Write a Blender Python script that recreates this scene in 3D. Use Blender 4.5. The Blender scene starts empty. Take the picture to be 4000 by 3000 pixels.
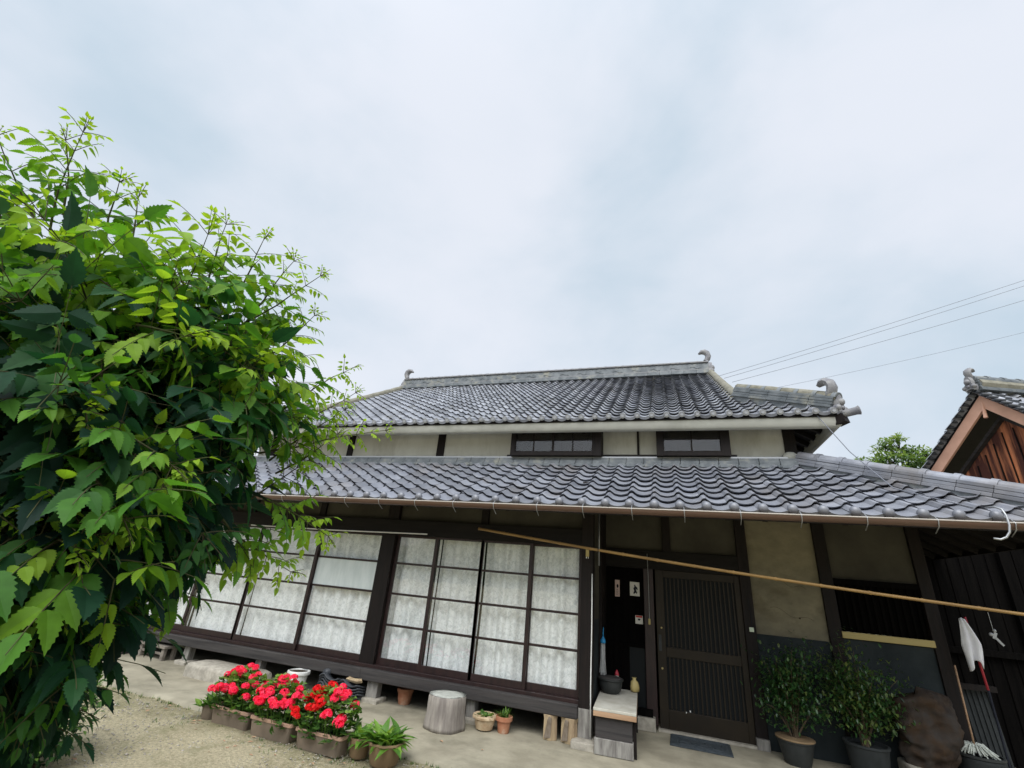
import bpy, bmesh, math, random
import numpy as np
from mathutils import Matrix, Vector

random.seed(7)
rng = np.random.default_rng(11)
sc = bpy.context.scene
COL = sc.collection
R = math.radians

# ------------------------------------------------------------------ camera
FOC, YAW, PITCH, ROLL = 1757., R(-19.88), R(23.185), R(5.2014)
def cam_axes():
    cy, sy, cp, sp = math.cos(YAW), math.sin(YAW), math.cos(PITCH), math.sin(PITCH)
    f = np.array([sy*cp, cy*cp, sp]); ri = np.array([cy, -sy, 0.]); up = np.cross(ri, f)
    c, s = math.cos(ROLL), math.sin(ROLL)
    return c*ri+s*up, -s*ri+c*up, f
CR, CU, CF = cam_axes()
EYE = np.array([0., 0., 1.70])
cam = bpy.data.cameras.new('camera')
cam.lens = 36*FOC/4000; cam.sensor_width = 36; cam.clip_start = .02; cam.clip_end = 2000
camo = bpy.data.objects.new('camera', cam); COL.objects.link(camo)
mw = Matrix.Identity(4)
for i in range(3):
    mw[i][0], mw[i][1], mw[i][2], mw[i][3] = CR[i], CU[i], -CF[i], EYE[i]
camo.matrix_world = mw
sc.camera = camo
def away(u, v, d):
    """a point of the survey: direction given in photograph pixels, d metres along the optical axis"""
    return EYE + d*((u-2000)/FOC*CR - (v-1500)/FOC*CU + CF)

# ------------------------------------------------------------------ light
SUN_EL, SUN_AZ = R(57), R(172)          # azimuth from +y (north-facing view) clockwise
EXPOSURE = 0.9
sc.view_settings.view_transform = 'Standard'; sc.view_settings.look = 'None'
sc.view_settings.gamma = 1.0; sc.view_settings.use_curve_mapping = False
sc.view_settings.exposure = EXPOSURE
sun = bpy.data.lights.new('sun', 'SUN'); sun.energy = 1.5; sun.angle = R(50); sun.color = (1, .965, .90)
so = bpy.data.objects.new('sun', sun); COL.objects.link(so)
sd = Vector((math.sin(SUN_AZ)*math.cos(SUN_EL), math.cos(SUN_AZ)*math.cos(SUN_EL), math.sin(SUN_EL)))
so.rotation_euler = sd.to_track_quat('Z', 'Y').to_euler(); so.location = sd*60

W = bpy.data.worlds.new('World'); sc.world = W; W.use_nodes = True
def world():
    nt = W.node_tree; nt.nodes.clear(); N = nt.nodes.new; L = nt.links.new
    out = N('ShaderNodeOutputWorld'); bg = N('ShaderNodeBackground'); L(bg.outputs[0], out.inputs[0])
    sky = N('ShaderNodeTexSky'); sky.sky_type = 'NISHITA'; sky.sun_disc = False
    sky.sun_elevation = SUN_EL; sky.sun_rotation = SUN_AZ; sky.air_density = 1.2; sky.dust_density = 2.0
    bg.inputs['Strength'].default_value = 0.074
    tc = N('ShaderNodeTexCoord'); sep = N('ShaderNodeSeparateXYZ'); L(tc.outputs['Generated'], sep.inputs[0])
    def M(op, a, b=None):
        n = N('ShaderNodeMath'); n.operation = op
        for i, q in enumerate((a, b)):
            if q is None: continue
            if isinstance(q, (int, float)): n.inputs[i].default_value = q
            else: L(q, n.inputs[i])
        return n.outputs[0]
    mp = N('ShaderNodeMapping'); L(tc.outputs['Generated'], mp.inputs[0])
    mp.inputs['Rotation'].default_value = (R(10), R(-14), R(24)); mp.inputs['Scale'].default_value = (1.0, 1.0, 1.7)
    mp.inputs['Location'].default_value = (7.1, 3.2, 1.6)
    n1 = N('ShaderNodeTexNoise'); L(mp.outputs[0], n1.inputs['Vector'])
    n1.inputs['Scale'].default_value = 2.1; n1.inputs['Detail'].default_value = 8; n1.inputs['Roughness'].default_value = .52
    n1.inputs['Distortion'].default_value = .25
    acc = M('ADD', M('MULTIPLY', M('SUBTRACT', n1.outputs[0], .5), 1.0), M('MULTIPLY', M('SUBTRACT', .55, sep.outputs[2]), .12))
    # thinner places in the cloud sheet, edges broken up by a warp
    wz = N('ShaderNodeTexNoise'); L(tc.outputs['Generated'], wz.inputs['Vector']); wz.inputs['Scale'].default_value = 3.2; wz.inputs['Detail'].default_value = 4
    w0 = N('ShaderNodeVectorMath'); w0.operation = 'SUBTRACT'; L(wz.outputs['Color'], w0.inputs[0]); w0.inputs[1].default_value = (.5, .5, .5)
    w1 = N('ShaderNodeVectorMath'); w1.operation = 'SCALE'; L(w0.outputs[0], w1.inputs[0]); w1.inputs['Scale'].default_value = .22
    w2 = N('ShaderNodeVectorMath'); w2.operation = 'ADD'; L(w1.outputs[0], w2.inputs[0]); L(tc.outputs['Generated'], w2.inputs[1])
    wn = N('ShaderNodeVectorMath'); wn.operation = 'NORMALIZE'; L(w2.outputs[0], wn.inputs[0])
    for (u, v, k, w) in ((150, 170, 30, .30), (800, 420, 45, .26), (1250, 330, 60, .12), (2420, 60, 42, .34), (2560, 560, 50, .30), (2330, 860, 70, .14), (3950, 900, 40, .22), (3900, 1500, 30, .22),
                         (1650, 250, 45, -.16), (2100, 700, 50, -.14), (3600, 350, 30, -.30), (1000, 800, 40, -.10)):
        d = away(u, v, 1.0)-EYE; d = d/np.linalg.norm(d)
        dn = N('ShaderNodeVectorMath'); dn.operation = 'DOT_PRODUCT'; L(wn.outputs['Vector'], dn.inputs[0]); dn.inputs[1].default_value = tuple(d)
        gk = M('POWER', 2.718, M('MULTIPLY', M('SUBTRACT', dn.outputs['Value'], 1.0), float(k)))
        acc = M('SUBTRACT', acc, M('MULTIPLY', gk, w*.50))
    ramp = N('ShaderNodeMapRange'); ramp.interpolation_type = 'SMOOTHSTEP'; L(acc, ramp.inputs[0])
    ramp.inputs[1].default_value = -.42; ramp.inputs[2].default_value = .16
    cm = N('ShaderNodeMix'); cm.data_type = 'RGBA'; L(ramp.outputs[0], cm.inputs[0])
    cm.inputs[6].default_value = (4.05, 5.0, 5.8, 1); cm.inputs[7].default_value = (6.15, 6.45, 7.05, 1)
    # veil of cloud over the clear-sky colour
    mix = N('ShaderNodeMix'); mix.data_type = 'RGBA'; mix.inputs[0].default_value = .93
    L(sky.outputs[0], mix.inputs[6]); L(cm.outputs[2], mix.inputs[7])
    # unseen sunward sky behind the viewer, brightened to light the facade
    nrm = N('ShaderNodeVectorMath'); nrm.operation = 'DOT_PRODUCT'
    L(tc.outputs['Generated'], nrm.inputs[0]); nrm.inputs[1].default_value = tuple(sd)
    g = M('POWER', M('MAXIMUM', nrm.outputs['Value'], 0.0), 6.0)
    gain = M('ADD', 1.0, M('MULTIPLY', g, 3.0))
    vm = N('ShaderNodeVectorMath'); vm.operation = 'SCALE'; L(mix.outputs[2], vm.inputs[0]); L(gain, vm.inputs['Scale'])
    L(vm.outputs[0], bg.inputs['Color'])
world()

# ------------------------------------------------------------------ materials
def mat(name, col, rough=.7, spec=.3, metal=0., noise=None, col2=None, scale=6., stretch=(1, 1, 1), bump=0., bscale=40.,
        rnd=0., detail=5., lo=.35, hi=.65, col3=None, scale3=1.5, lo3=.5, hi3=.7):
    m = bpy.data.materials.new(name); m.use_nodes = True
    nt = m.node_tree; N = nt.nodes.new; L = nt.links.new
    b = nt.nodes['Principled BSDF']
    b.inputs['Roughness'].default_value = rough; b.inputs['Specular IOR Level'].default_value = spec
    b.inputs['Metallic'].default_value = metal
    b.inputs['Base Color'].default_value = (*col, 1)
    tc = N('ShaderNodeTexCoord'); mp = N('ShaderNodeMapping'); L(tc.outputs['Object'], mp.inputs[0])
    mp.inputs['Scale'].default_value = stretch
    last = None
    if col2:
        n = N('ShaderNodeTexNoise'); L(mp.outputs[0], n.inputs['Vector']); n.inputs['Scale'].default_value = scale
        n.inputs['Detail'].default_value = detail; n.inputs['Roughness'].default_value = .6
        r = N('ShaderNodeValToRGB'); L(n.outputs[0], r.inputs[0])
        r.color_ramp.elements[0].position = lo; r.color_ramp.elements[0].color = (*col, 1)
        r.color_ramp.elements[1].position = hi; r.color_ramp.elements[1].color = (*col2, 1)
        last = r.outputs[0]
        if col3:
            n3 = N('ShaderNodeTexNoise'); L(mp.outputs[0], n3.inputs['Vector']); n3.inputs['Scale'].default_value = scale3
            n3.inputs['Detail'].default_value = 6; n3.inputs['Roughness'].default_value = .65
            r3 = N('ShaderNodeMapRange'); L(n3.outputs[0], r3.inputs[0]); r3.inputs[1].default_value = lo3; r3.inputs[2].default_value = hi3
            mx = N('ShaderNodeMix'); mx.data_type = 'RGBA'; L(r3.outputs[0], mx.inputs[0]); L(last, mx.inputs[6])
            mx.inputs[7].default_value = (*col3, 1); last = mx.outputs[2]
    if rnd:
        a = N('ShaderNodeAttribute'); a.attribute_name = 'rnd'
        mr = N('ShaderNodeMapRange'); L(a.outputs['Fac'], mr.inputs[0]); mr.inputs[3].default_value = 1-rnd; mr.inputs[4].default_value = 1+rnd
        vm = N('ShaderNodeVectorMath'); vm.operation = 'SCALE'; L(mr.outputs[0], vm.inputs['Scale'])
        if last: L(last, vm.inputs[0])
        else: vm.inputs[0].default_value = col
        last = vm.outputs[0]
    if last: L(last, b.inputs['Base Color'])
    if bump:
        nb = N('ShaderNodeTexNoise'); L(mp.outputs[0], nb.inputs['Vector']); nb.inputs['Scale'].default_value = bscale
        nb.inputs['Detail'].default_value = 6; nb.inputs['Roughness'].default_value = .6
        bp = N('ShaderNodeBump'); L(nb.outputs[0], bp.inputs['Height']); bp.inputs['Strength'].default_value = bump
        bp.inputs['Distance'].default_value = .01; L(bp.outputs[0], b.inputs['Normal'])
    return m

def leafmat(name, ramp, transl=.4, rough=.45, spec=.35):
    m = bpy.data.materials.new(name); m.use_nodes = True
    nt = m.node_tree; N = nt.nodes.new; L = nt.links.new
    b = nt.nodes['Principled BSDF']; out = nt.nodes['Material Output']
    a = N('ShaderNodeAttribute'); a.attribute_name = 'rnd'
    r = N('ShaderNodeValToRGB'); L(a.outputs['Fac'], r.inputs[0])
    e = r.color_ramp.elements
    while len(e) < len(ramp): e.new(.5)
    for i, (p, c) in enumerate(ramp): e[i].position = p; e[i].color = (*c, 1)
    tc = N('ShaderNodeTexCoord'); n = N('ShaderNodeTexNoise'); L(tc.outputs['Object'], n.inputs['Vector'])
    n.inputs['Scale'].default_value = 45; n.inputs['Detail'].default_value = 3
    mr = N('ShaderNodeMapRange'); L(n.outputs[0], mr.inputs[0]); mr.inputs[3].default_value = .7; mr.inputs[4].default_value = 1.3
    vm = N('ShaderNodeVectorMath'); vm.operation = 'SCALE'; L(r.outputs[0], vm.inputs[0]); L(mr.outputs[0], vm.inputs['Scale'])
    L(vm.outputs[0], b.inputs['Base Color']); b.inputs['Roughness'].default_value = rough; b.inputs['Specular IOR Level'].default_value = spec
    bp = N('ShaderNodeBump'); L(n.outputs[0], bp.inputs['Height']); bp.inputs['Strength'].default_value = .25; bp.inputs['Distance'].default_value = .004
    L(bp.outputs[0], b.inputs['Normal'])
    t = N('ShaderNodeBsdfTranslucent')
    v2 = N('ShaderNodeVectorMath'); v2.operation = 'MULTIPLY'; L(vm.outputs[0], v2.inputs[0]); v2.inputs[1].default_value = (1.7, 1.6, .7)
    L(v2.outputs[0], t.inputs['Color'])
    mx = N('ShaderNodeMixShader'); mx.inputs[0].default_value = transl
    L(b.outputs[0], mx.inputs[1]); L(t.outputs[0], mx.inputs[2]); L(mx.outputs[0], out.inputs[0])
    return m

def glassmat():
    m = bpy.data.materials.new('window_glass'); m.use_nodes = True
    nt = m.node_tree; N = nt.nodes.new; L = nt.links.new; nt.nodes.clear()
    out = N('ShaderNodeOutputMaterial'); tr = N('ShaderNodeBsdfTransparent'); gl = N('ShaderNodeBsdfGlossy')
    gl.inputs['Roughness'].default_value = .02; tr.inputs[0].default_value = (.975, .985, .98, 1)
    ge = N('ShaderNodeNewGeometry'); dp = N('ShaderNodeVectorMath'); dp.operation = 'DOT_PRODUCT'
    L(ge.outputs['Incoming'], dp.inputs[0]); L(ge.outputs['Normal'], dp.inputs[1])
    def mt(op, a, b_=None):
        n_ = N('ShaderNodeMath'); n_.operation = op
        for i, q in enumerate((a, b_)):
            if q is None: continue
            if isinstance(q, (int, float)): n_.inputs[i].default_value = q
            else: L(q, n_.inputs[i])
        return n_.outputs[0]
    sch = mt('ADD', mt('MULTIPLY', mt('POWER', mt('SUBTRACT', 1.0, mt('ABSOLUTE', dp.outputs['Value'])), 5.0), .95), .045)
    tc = N('ShaderNodeTexCoord'); n = N('ShaderNodeTexNoise'); L(tc.outputs['Object'], n.inputs['Vector']); n.inputs['Scale'].default_value = 2.2
    bp = N('ShaderNodeBump'); L(n.outputs[0], bp.inputs['Height']); bp.inputs['Strength'].default_value = .05; bp.inputs['Distance'].default_value = .02
    L(bp.outputs[0], gl.inputs['Normal'])
    mx = N('ShaderNodeMixShader'); L(sch, mx.inputs[0]); L(tr.outputs[0], mx.inputs[1]); L(gl.outputs[0], mx.inputs[2])
    L(mx.outputs[0], out.inputs[0]); return m

def lacemat():
    m = bpy.data.materials.new('lace'); m.use_nodes = True
    nt = m.node_tree; N = nt.nodes.new; L = nt.links.new
    b = nt.nodes['Principled BSDF']; out = nt.nodes['Material Output']
    tc = N('ShaderNodeTexCoord'); n = N('ShaderNodeTexNoise'); L(tc.outputs['Object'], n.inputs['Vector'])
    n.inputs['Scale'].default_value = 22; n.inputs['Detail'].default_value = 3; n.inputs['Distortion'].default_value = 1.2
    r = N('ShaderNodeValToRGB'); L(n.outputs[0], r.inputs[0])
    r.color_ramp.elements[0].position = .36; r.color_ramp.elements[0].color = (.74, .75, .75, 1)
    r.color_ramp.elements[1].position = .58; r.color_ramp.elements[1].color = (.96, .96, .96, 1)
    L(r.outputs[0], b.inputs['Base Color']); b.inputs['Roughness'].default_value = .9; b.inputs['Specular IOR Level'].default_value = .1
    t = N('ShaderNodeBsdfTranslucent'); L(r.outputs[0], t.inputs[0])
    mx = N('ShaderNodeMixShader'); mx.inputs[0].default_value = .08; L(b.outputs[0], mx.inputs[1]); L(t.outputs[0], mx.inputs[2])
    L(mx.outputs[0], out.inputs[0]); return m

def groundmat():
    m = bpy.data.materials.new('sandy_gravel'); m.use_nodes = True
    nt = m.node_tree; N = nt.nodes.new; L = nt.links.new; b = nt.nodes['Principled BSDF']
    tc = N('ShaderNodeTexCoord')
    def noise(s, d=6, rg=.6):
        n = N('ShaderNodeTexNoise'); L(tc.outputs['Object'], n.inputs['Vector']); n.inputs['Scale'].default_value = s
        n.inputs['Detail'].default_value = d; n.inputs['Roughness'].default_value = rg; return n.outputs[0]
    def ramp(f, a, b_, ca, cb):
        r = N('ShaderNodeValToRGB'); L(f, r.inputs[0]); r.color_ramp.elements[0].position = a; r.color_ramp.elements[0].color = (*ca, 1)
        r.color_ramp.elements[1].position = b_; r.color_ramp.elements[1].color = (*cb, 1); return r.outputs[0]
    def mixc(f, c1, c2, t='MIX'):
        x = N('ShaderNodeMix'); x.data_type = 'RGBA'; x.blend_type = t
        for i, q in ((0, f), (6, c1), (7, c2)):
            if isinstance(q, (int, float)): x.inputs[i].default_value = q
            elif isinstance(q, tuple): x.inputs[i].default_value = (*q, 1)
            else: L(q, x.inputs[i])
        return x.outputs[2]
    base = ramp(noise(38, 9, .8), .34, .64, (.37, .32, .20), (.88, .79, .56))
    big = ramp(noise(1.1, 5), .35, .65, (.86, .84, .80), (1.1, 1.1, 1.08))
    c = mixc(1.0, base, big, 'MULTIPLY')
    mv = N('ShaderNodeTexNoise'); L(tc.outputs['Object'], mv.inputs['Vector']); mv.inputs['Scale'].default_value = 2.3; mv.inputs['Detail'].default_value = 9; mv.inputs['Roughness'].default_value = .7
    mo = N('ShaderNodeMapRange'); L(mv.outputs[0], mo.inputs[0]); mo.inputs[1].default_value = .50; mo.inputs[2].default_value = .68; mo.inputs[4].default_value = .62
    c = mixc(mo.outputs[0], c, (.22, .22, .085))
    # darker damp moss along the foot of the apron and planters
    sp = N('ShaderNodeSeparateXYZ'); L(tc.outputs['Object'], sp.inputs[0])
    ed = N('ShaderNodeMapRange'); L(sp.outputs[1], ed.inputs[0]); ed.inputs[1].default_value = 4.35; ed.inputs[2].default_value = 4.75; ed.inputs[4].default_value = .6
    mm = N('ShaderNodeMath'); mm.operation = 'MULTIPLY'; L(ed.outputs[0], mm.inputs[0]); L(noise(9, 5), mm.inputs[1])
    c = mixc(mm.outputs[0], c, (.10, .11, .035))
    L(c, b.inputs['Base Color']); b.inputs['Roughness'].default_value = .95; b.inputs['Specular IOR Level'].default_value = .15
    bp = N('ShaderNodeBump'); L(noise(75, 8, .75), bp.inputs['Height']); bp.inputs['Strength'].default_value = 1.0; bp.inputs['Distance'].default_value = .06
    L(bp.outputs[0], b.inputs['Normal']); return m

M = {}
M['tile'] = mat('smoked_roof_tile', (.165, .175, .205), .42, .45, .2, col2=(.245, .255, .285), scale=3.5, rnd=.22, bump=.12, bscale=60, col3=(.175, .165, .165), scale3=1.2)
M['oldtile'] = mat('old_roof_tile', (.22, .23, .26), .36, .5, .3, col2=(.34, .35, .375), scale=4, rnd=.3, bump=.15, bscale=60, col3=(.26, .24, .17), scale3=2.2, lo3=.60, hi3=.78)
M['darktile'] = mat('dark_spare_tile', (.022, .025, .030), .5, .4, 0, col2=(.045, .05, .058), scale=6, bump=.2, bscale=40)
M['ridge'] = mat('ridge_tile', (.085, .098, .108), .42, .4, .1, col2=(.165, .18, .19), scale=6, bump=.25, bscale=25, col3=(.27, .26, .2), scale3=3, lo3=.55, hi3=.75)
M['mortar'] = mat('mossy_mortar', (.235, .225, .185), .9, .1, 0, col2=(.15, .145, .115), scale=9, bump=.4, bscale=30)
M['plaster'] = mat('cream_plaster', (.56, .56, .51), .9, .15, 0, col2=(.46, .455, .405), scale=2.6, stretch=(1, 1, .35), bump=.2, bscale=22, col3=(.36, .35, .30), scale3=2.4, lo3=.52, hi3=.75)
M['fascia'] = mat('grey_eave_plaster', (.35, .35, .315), .9, .12, 0, col2=(.28, .28, .25), scale=2.2, stretch=(.6, 1, 1), bump=.15, bscale=22, col3=(.21, .21, .18), scale3=1.8, lo3=.52, hi3=.75)
M['oldplaster'] = mat('aged_earth_plaster', (.235, .21, .145), .95, .1, 0, col2=(.13, .118, .085), scale=2.0, stretch=(1, 1, 1.4), bump=.35, bscale=14, col3=(.10, .085, .055), scale3=1.1, lo3=.52, hi3=.7)
M['shadedplaster'] = mat('shaded_earth_plaster', (.075, .07, .055), .95, .1, 0, col2=(.05, .046, .037), scale=1.8, bump=.25, bscale=16)  # older plaster, its colour lowered further for the shade under the eaves
M['wood'] = mat('blackened_wood', (.006, .0045, .0042), .6, .2, 0, col2=(.012, .008, .007), scale=5, stretch=(5, 5, .4), bump=.3, bscale=30)
M['woodx'] = mat('blackened_beam', (.005, .004, .0035), .65, .2, 0, col2=(.010, .008, .007), scale=5, stretch=(.4, 5, 5), bump=.3, bscale=30)
M['frame'] = mat('dark_red_frame_wood', (.016, .009, .009), .42, .35, 0, col2=(.028, .014, .013), scale=6, stretch=(3, 3, .6), bump=.15, bscale=30)
M['sillwood'] = mat('weathered_sill_wood', (.030, .028, .028), .75, .2, 0, col2=(.065, .06, .057), scale=4, stretch=(.35, 4, 6), bump=.4, bscale=22, col3=(.035, .03, .03), scale3=2)
M['greypost'] = mat('bleached_post_wood', (.28, .27, .245), .85, .15, 0, col2=(.14, .13, .12), scale=7, stretch=(3, 3, .5), bump=.4, bscale=25)
M['bench'] = mat('worn_bench_top', (.50, .49, .43), .85, .15, 0, col2=(.38, .36, .30), scale=5, bump=.2, bscale=22)
M['benchedge'] = mat('tan_wood', (.40, .26, .16), .75, .2, 0, col2=(.28, .17, .10), scale=5, stretch=(.5, 3, 6), bump=.3)
M['gutter'] = mat('brown_gutter', (.095, .052, .036), .36, .45, 0, col2=(.10, .058, .042), scale=3)
M['lip'] = mat('pale_gutter_lip', (.42, .38, .34), .35, .5)
M['galv'] = mat('galvanised', (.34, .35, .36), .4, .5, .6)
M['white'] = mat('white_plastic', (.72, .73, .71), .5, .4, col2=(.62, .62, .58), scale=8)
M['frosted'] = mat('frosted_glass', (.50, .56, .55), .4, .3, col2=(.60, .65, .64), scale=5, stretch=(2.5, 1, .6)); M['glass'] = glassmat(); M['lace'] = lacemat(); M['ground'] = groundmat()
M['apron'] = mat('worn_concrete', (.31, .285, .215), .9, .15, 0, col2=(.215, .195, .145), scale=2.4, bump=.35, bscale=30, col3=(.14, .13, .095), scale3=1.3, lo3=.50, hi3=.75)
M['stone'] = mat('granite', (.40, .37, .31), .85, .2, 0, col2=(.26, .24, .2), scale=14, bump=.4, bscale=30)
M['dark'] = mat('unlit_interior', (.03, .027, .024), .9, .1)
M['wainscot'] = mat('blue_grey_wainscot', (.030, .037, .039), .8, .12, 0, col2=(.018, .023, .025), scale=3, bump=.2)
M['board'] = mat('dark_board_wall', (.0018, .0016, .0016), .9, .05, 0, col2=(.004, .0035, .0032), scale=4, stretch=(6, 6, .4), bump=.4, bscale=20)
M['bronze'] = mat('bronze_door_metal', (.020, .014, .007), .5, .3, .2, col2=(.014, .010, .006), scale=3)
M['doorglass'] = mat('dim_door_glass', (.008, .010, .011), .55, .15)
M['terracotta'] = mat('terracotta', (.34, .13, .07), .85, .2, 0, col2=(.42, .22, .13), scale=6, bump=.2, col3=(.5, .42, .34), scale3=5, lo3=.58, hi3=.75)
M['planter'] = mat('taupe_planter', (.20, .155, .115), .6, .3, 0, col2=(.15, .12, .09), scale=5, bump=.08)
M['planterlip'] = mat('salmon_planter_lip', (.42, .27, .19), .55, .3, 0, col2=(.36, .23, .165), scale=8)
M['browpot'] = mat('brown_clay_pot', (.23, .16, .09), .8, .2, 0, col2=(.17, .115, .065), scale=5, bump=.2)
M['cream'] = mat('cream_basket_pot', (.52, .42, .28), .8, .2, 0, col2=(.36, .25, .15), scale=12, bump=.3)
M['soil'] = mat('soil', (.035, .026, .018), .95, .1, 0, col2=(.07, .055, .04), scale=30, bump=.8, bscale=60)
M['iron'] = mat('black_iron', (.018, .021, .021), .6, .4, 0, col2=(.03, .033, .032), scale=9, bump=.2)
M['bark'] = mat('stem_bark', (.10, .075, .05), .9, .1, 0, col2=(.055, .042, .03), scale=12, stretch=(1, 1, .3), bump=.5)
M['twig'] = mat('green_twig', (.07, .085, .028), .7, .2, 0, col2=(.055, .045, .025), scale=12)
M['stump'] = mat('weathered_stump', (.34, .31, .27), .9, .1, 0, col2=(.17, .15, .135), scale=6, stretch=(2.2, 2.2, .35), bump=.7, bscale=16)
M['stumptop'] = mat('stump_end_grain', (.42, .43, .39), .9, .1, 0, col2=(.30, .31, .28), scale=9, bump=.3)
M['fire'] = mat('split_firewood', (.46, .36, .22), .85, .15, 0, col2=(.26, .19, .12), scale=6, stretch=(3, 3, .4), bump=.5)
M['firebark'] = mat('firewood_bark', (.14, .11, .08), .9, .1, 0, col2=(.24, .2, .16), scale=8, bump=.6)
M['bamboo'] = mat('dry_bamboo', (.27, .165, .055), .5, .3, 0, col2=(.17, .10, .035), scale=3, stretch=(.4, 4, 4))
M['mat'] = mat('grey_rubber_mat', (.035, .045, .052), .85, .2, 0, col2=(.06, .07, .078), scale=28, bump=.6, bscale=50)
M['paper'] = mat('paper', (.66, .65, .60), .9, .1, col2=(.58, .56, .5), scale=9)
M['pink'] = mat('faded_pink_paper', (.55, .42, .38), .9, .1)
M['ink'] = mat('black_ink', (.02, .022, .03), .8, .1)
M['redink'] = mat('red_print', (.42, .05, .04), .8, .1)
M['yellow'] = mat('yellowed_plastic', (.40, .32, .13), .5, .3)
M['palegreen'] = mat('pale_green_plastic', (.55, .62, .50), .5, .3)
M['blue'] = mat('blue_plastic', (.02, .22, .46), .5, .4)
M['red'] = mat('red_paint', (.36, .03, .045), .45, .4)
M['cloth'] = mat('white_cloth', (.74, .74, .77), .95, .05, col2=(.62, .62, .66), scale=10, bump=.2)
M['mop'] = mat('mop_strands', (.5, .52, .47), .95, .05, col2=(.34, .37, .33), scale=30)
M['yarn'] = mat('grey_white_strands', (.55, .56, .56), .95, .05, col2=(.42, .43, .43), scale=30)
M['burl'] = mat('burl_wood', (.040, .036, .033), .9, .1, 0, col2=(.05, .032, .02), scale=5.5, bump=1.0, bscale=14, col3=(.015, .011, .010), scale3=4)
M['grey'] = mat('grey_metal', (.030, .034, .035), .7, .25, .1, col2=(.02, .023, .023), scale=8)
M['plank'] = mat('old_plank', (.24, .215, .18), .85, .15, 0, col2=(.14, .12, .10), scale=6, stretch=(.5, 3, 3), bump=.4)
M['shedboard'] = mat('rusty_red_boards', (.085, .034, .026), .8, .15, 0, col2=(.70, .26, .12), scale=1.9, stretch=(4.0, 4.0, .32), bump=.5, bscale=12, lo=.46, hi=.70)
M['barge'] = mat('salmon_barge_board', (.74, .44, .32), .75, .2, 0, col2=(.62, .36, .26), scale=3, bump=.15)
M['wire'] = mat('wire_cover', (.16, .17, .20), .6, .3)
M['lichen'] = mat('grey_ornament_clay', (.15, .15, .17), .55, .3, 0, col2=(.25, .25, .25), scale=9, bump=.3, bscale=25)
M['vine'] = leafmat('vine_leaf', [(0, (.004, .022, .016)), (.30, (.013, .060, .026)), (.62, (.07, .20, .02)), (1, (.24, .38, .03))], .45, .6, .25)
M['small'] = leafmat('small_leaf', [(0, (.015, .045, .015)), (.5, (.04, .10, .02)), (1, (.13, .21, .03))], .3)
M['shrubleaf'] = leafmat('glossy_shrub_leaf', [(0, (.012, .04, .014)), (.6, (.03, .085, .02)), (1, (.10, .13, .03))], .2, .35, .5)
M['gleaf'] = leafmat('geranium_leaf', [(0, (.03, .08, .018)), (.5, (.07, .16, .025)), (1, (.16, .27, .045))], .3)
M['hosta'] = leafmat('broad_strap_leaf', [(0, (.05, .13, .02)), (.5, (.11, .24, .03)), (1, (.24, .38, .07))], .35)
M['treeleaf'] = leafmat('far_tree_leaf', [(0, (.045, .095, .035)), (.5, (.11, .19, .06)), (1, (.22, .30, .10))], .4)  # leaf colours lightened to put distance haze into them
M['petal'] = leafmat('coral_red_petal', [(0, (.66, .012, .060)), (.6, (.82, .03, .105)), (1, (.88, .10, .18))], .35, .6, .2)
M['petalred'] = leafmat('scarlet_petal', [(0, (.50, .004, .008)), (.6, (.68, .008, .012)), (1, (.78, .03, .03))], .35, .6, .2)
M['hill'] = mat('wooded_hill', (.02, .04, .018), .95, .05, 0, col2=(.04, .07, .03), scale=.12, bump=.5, bscale=.3)

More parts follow.
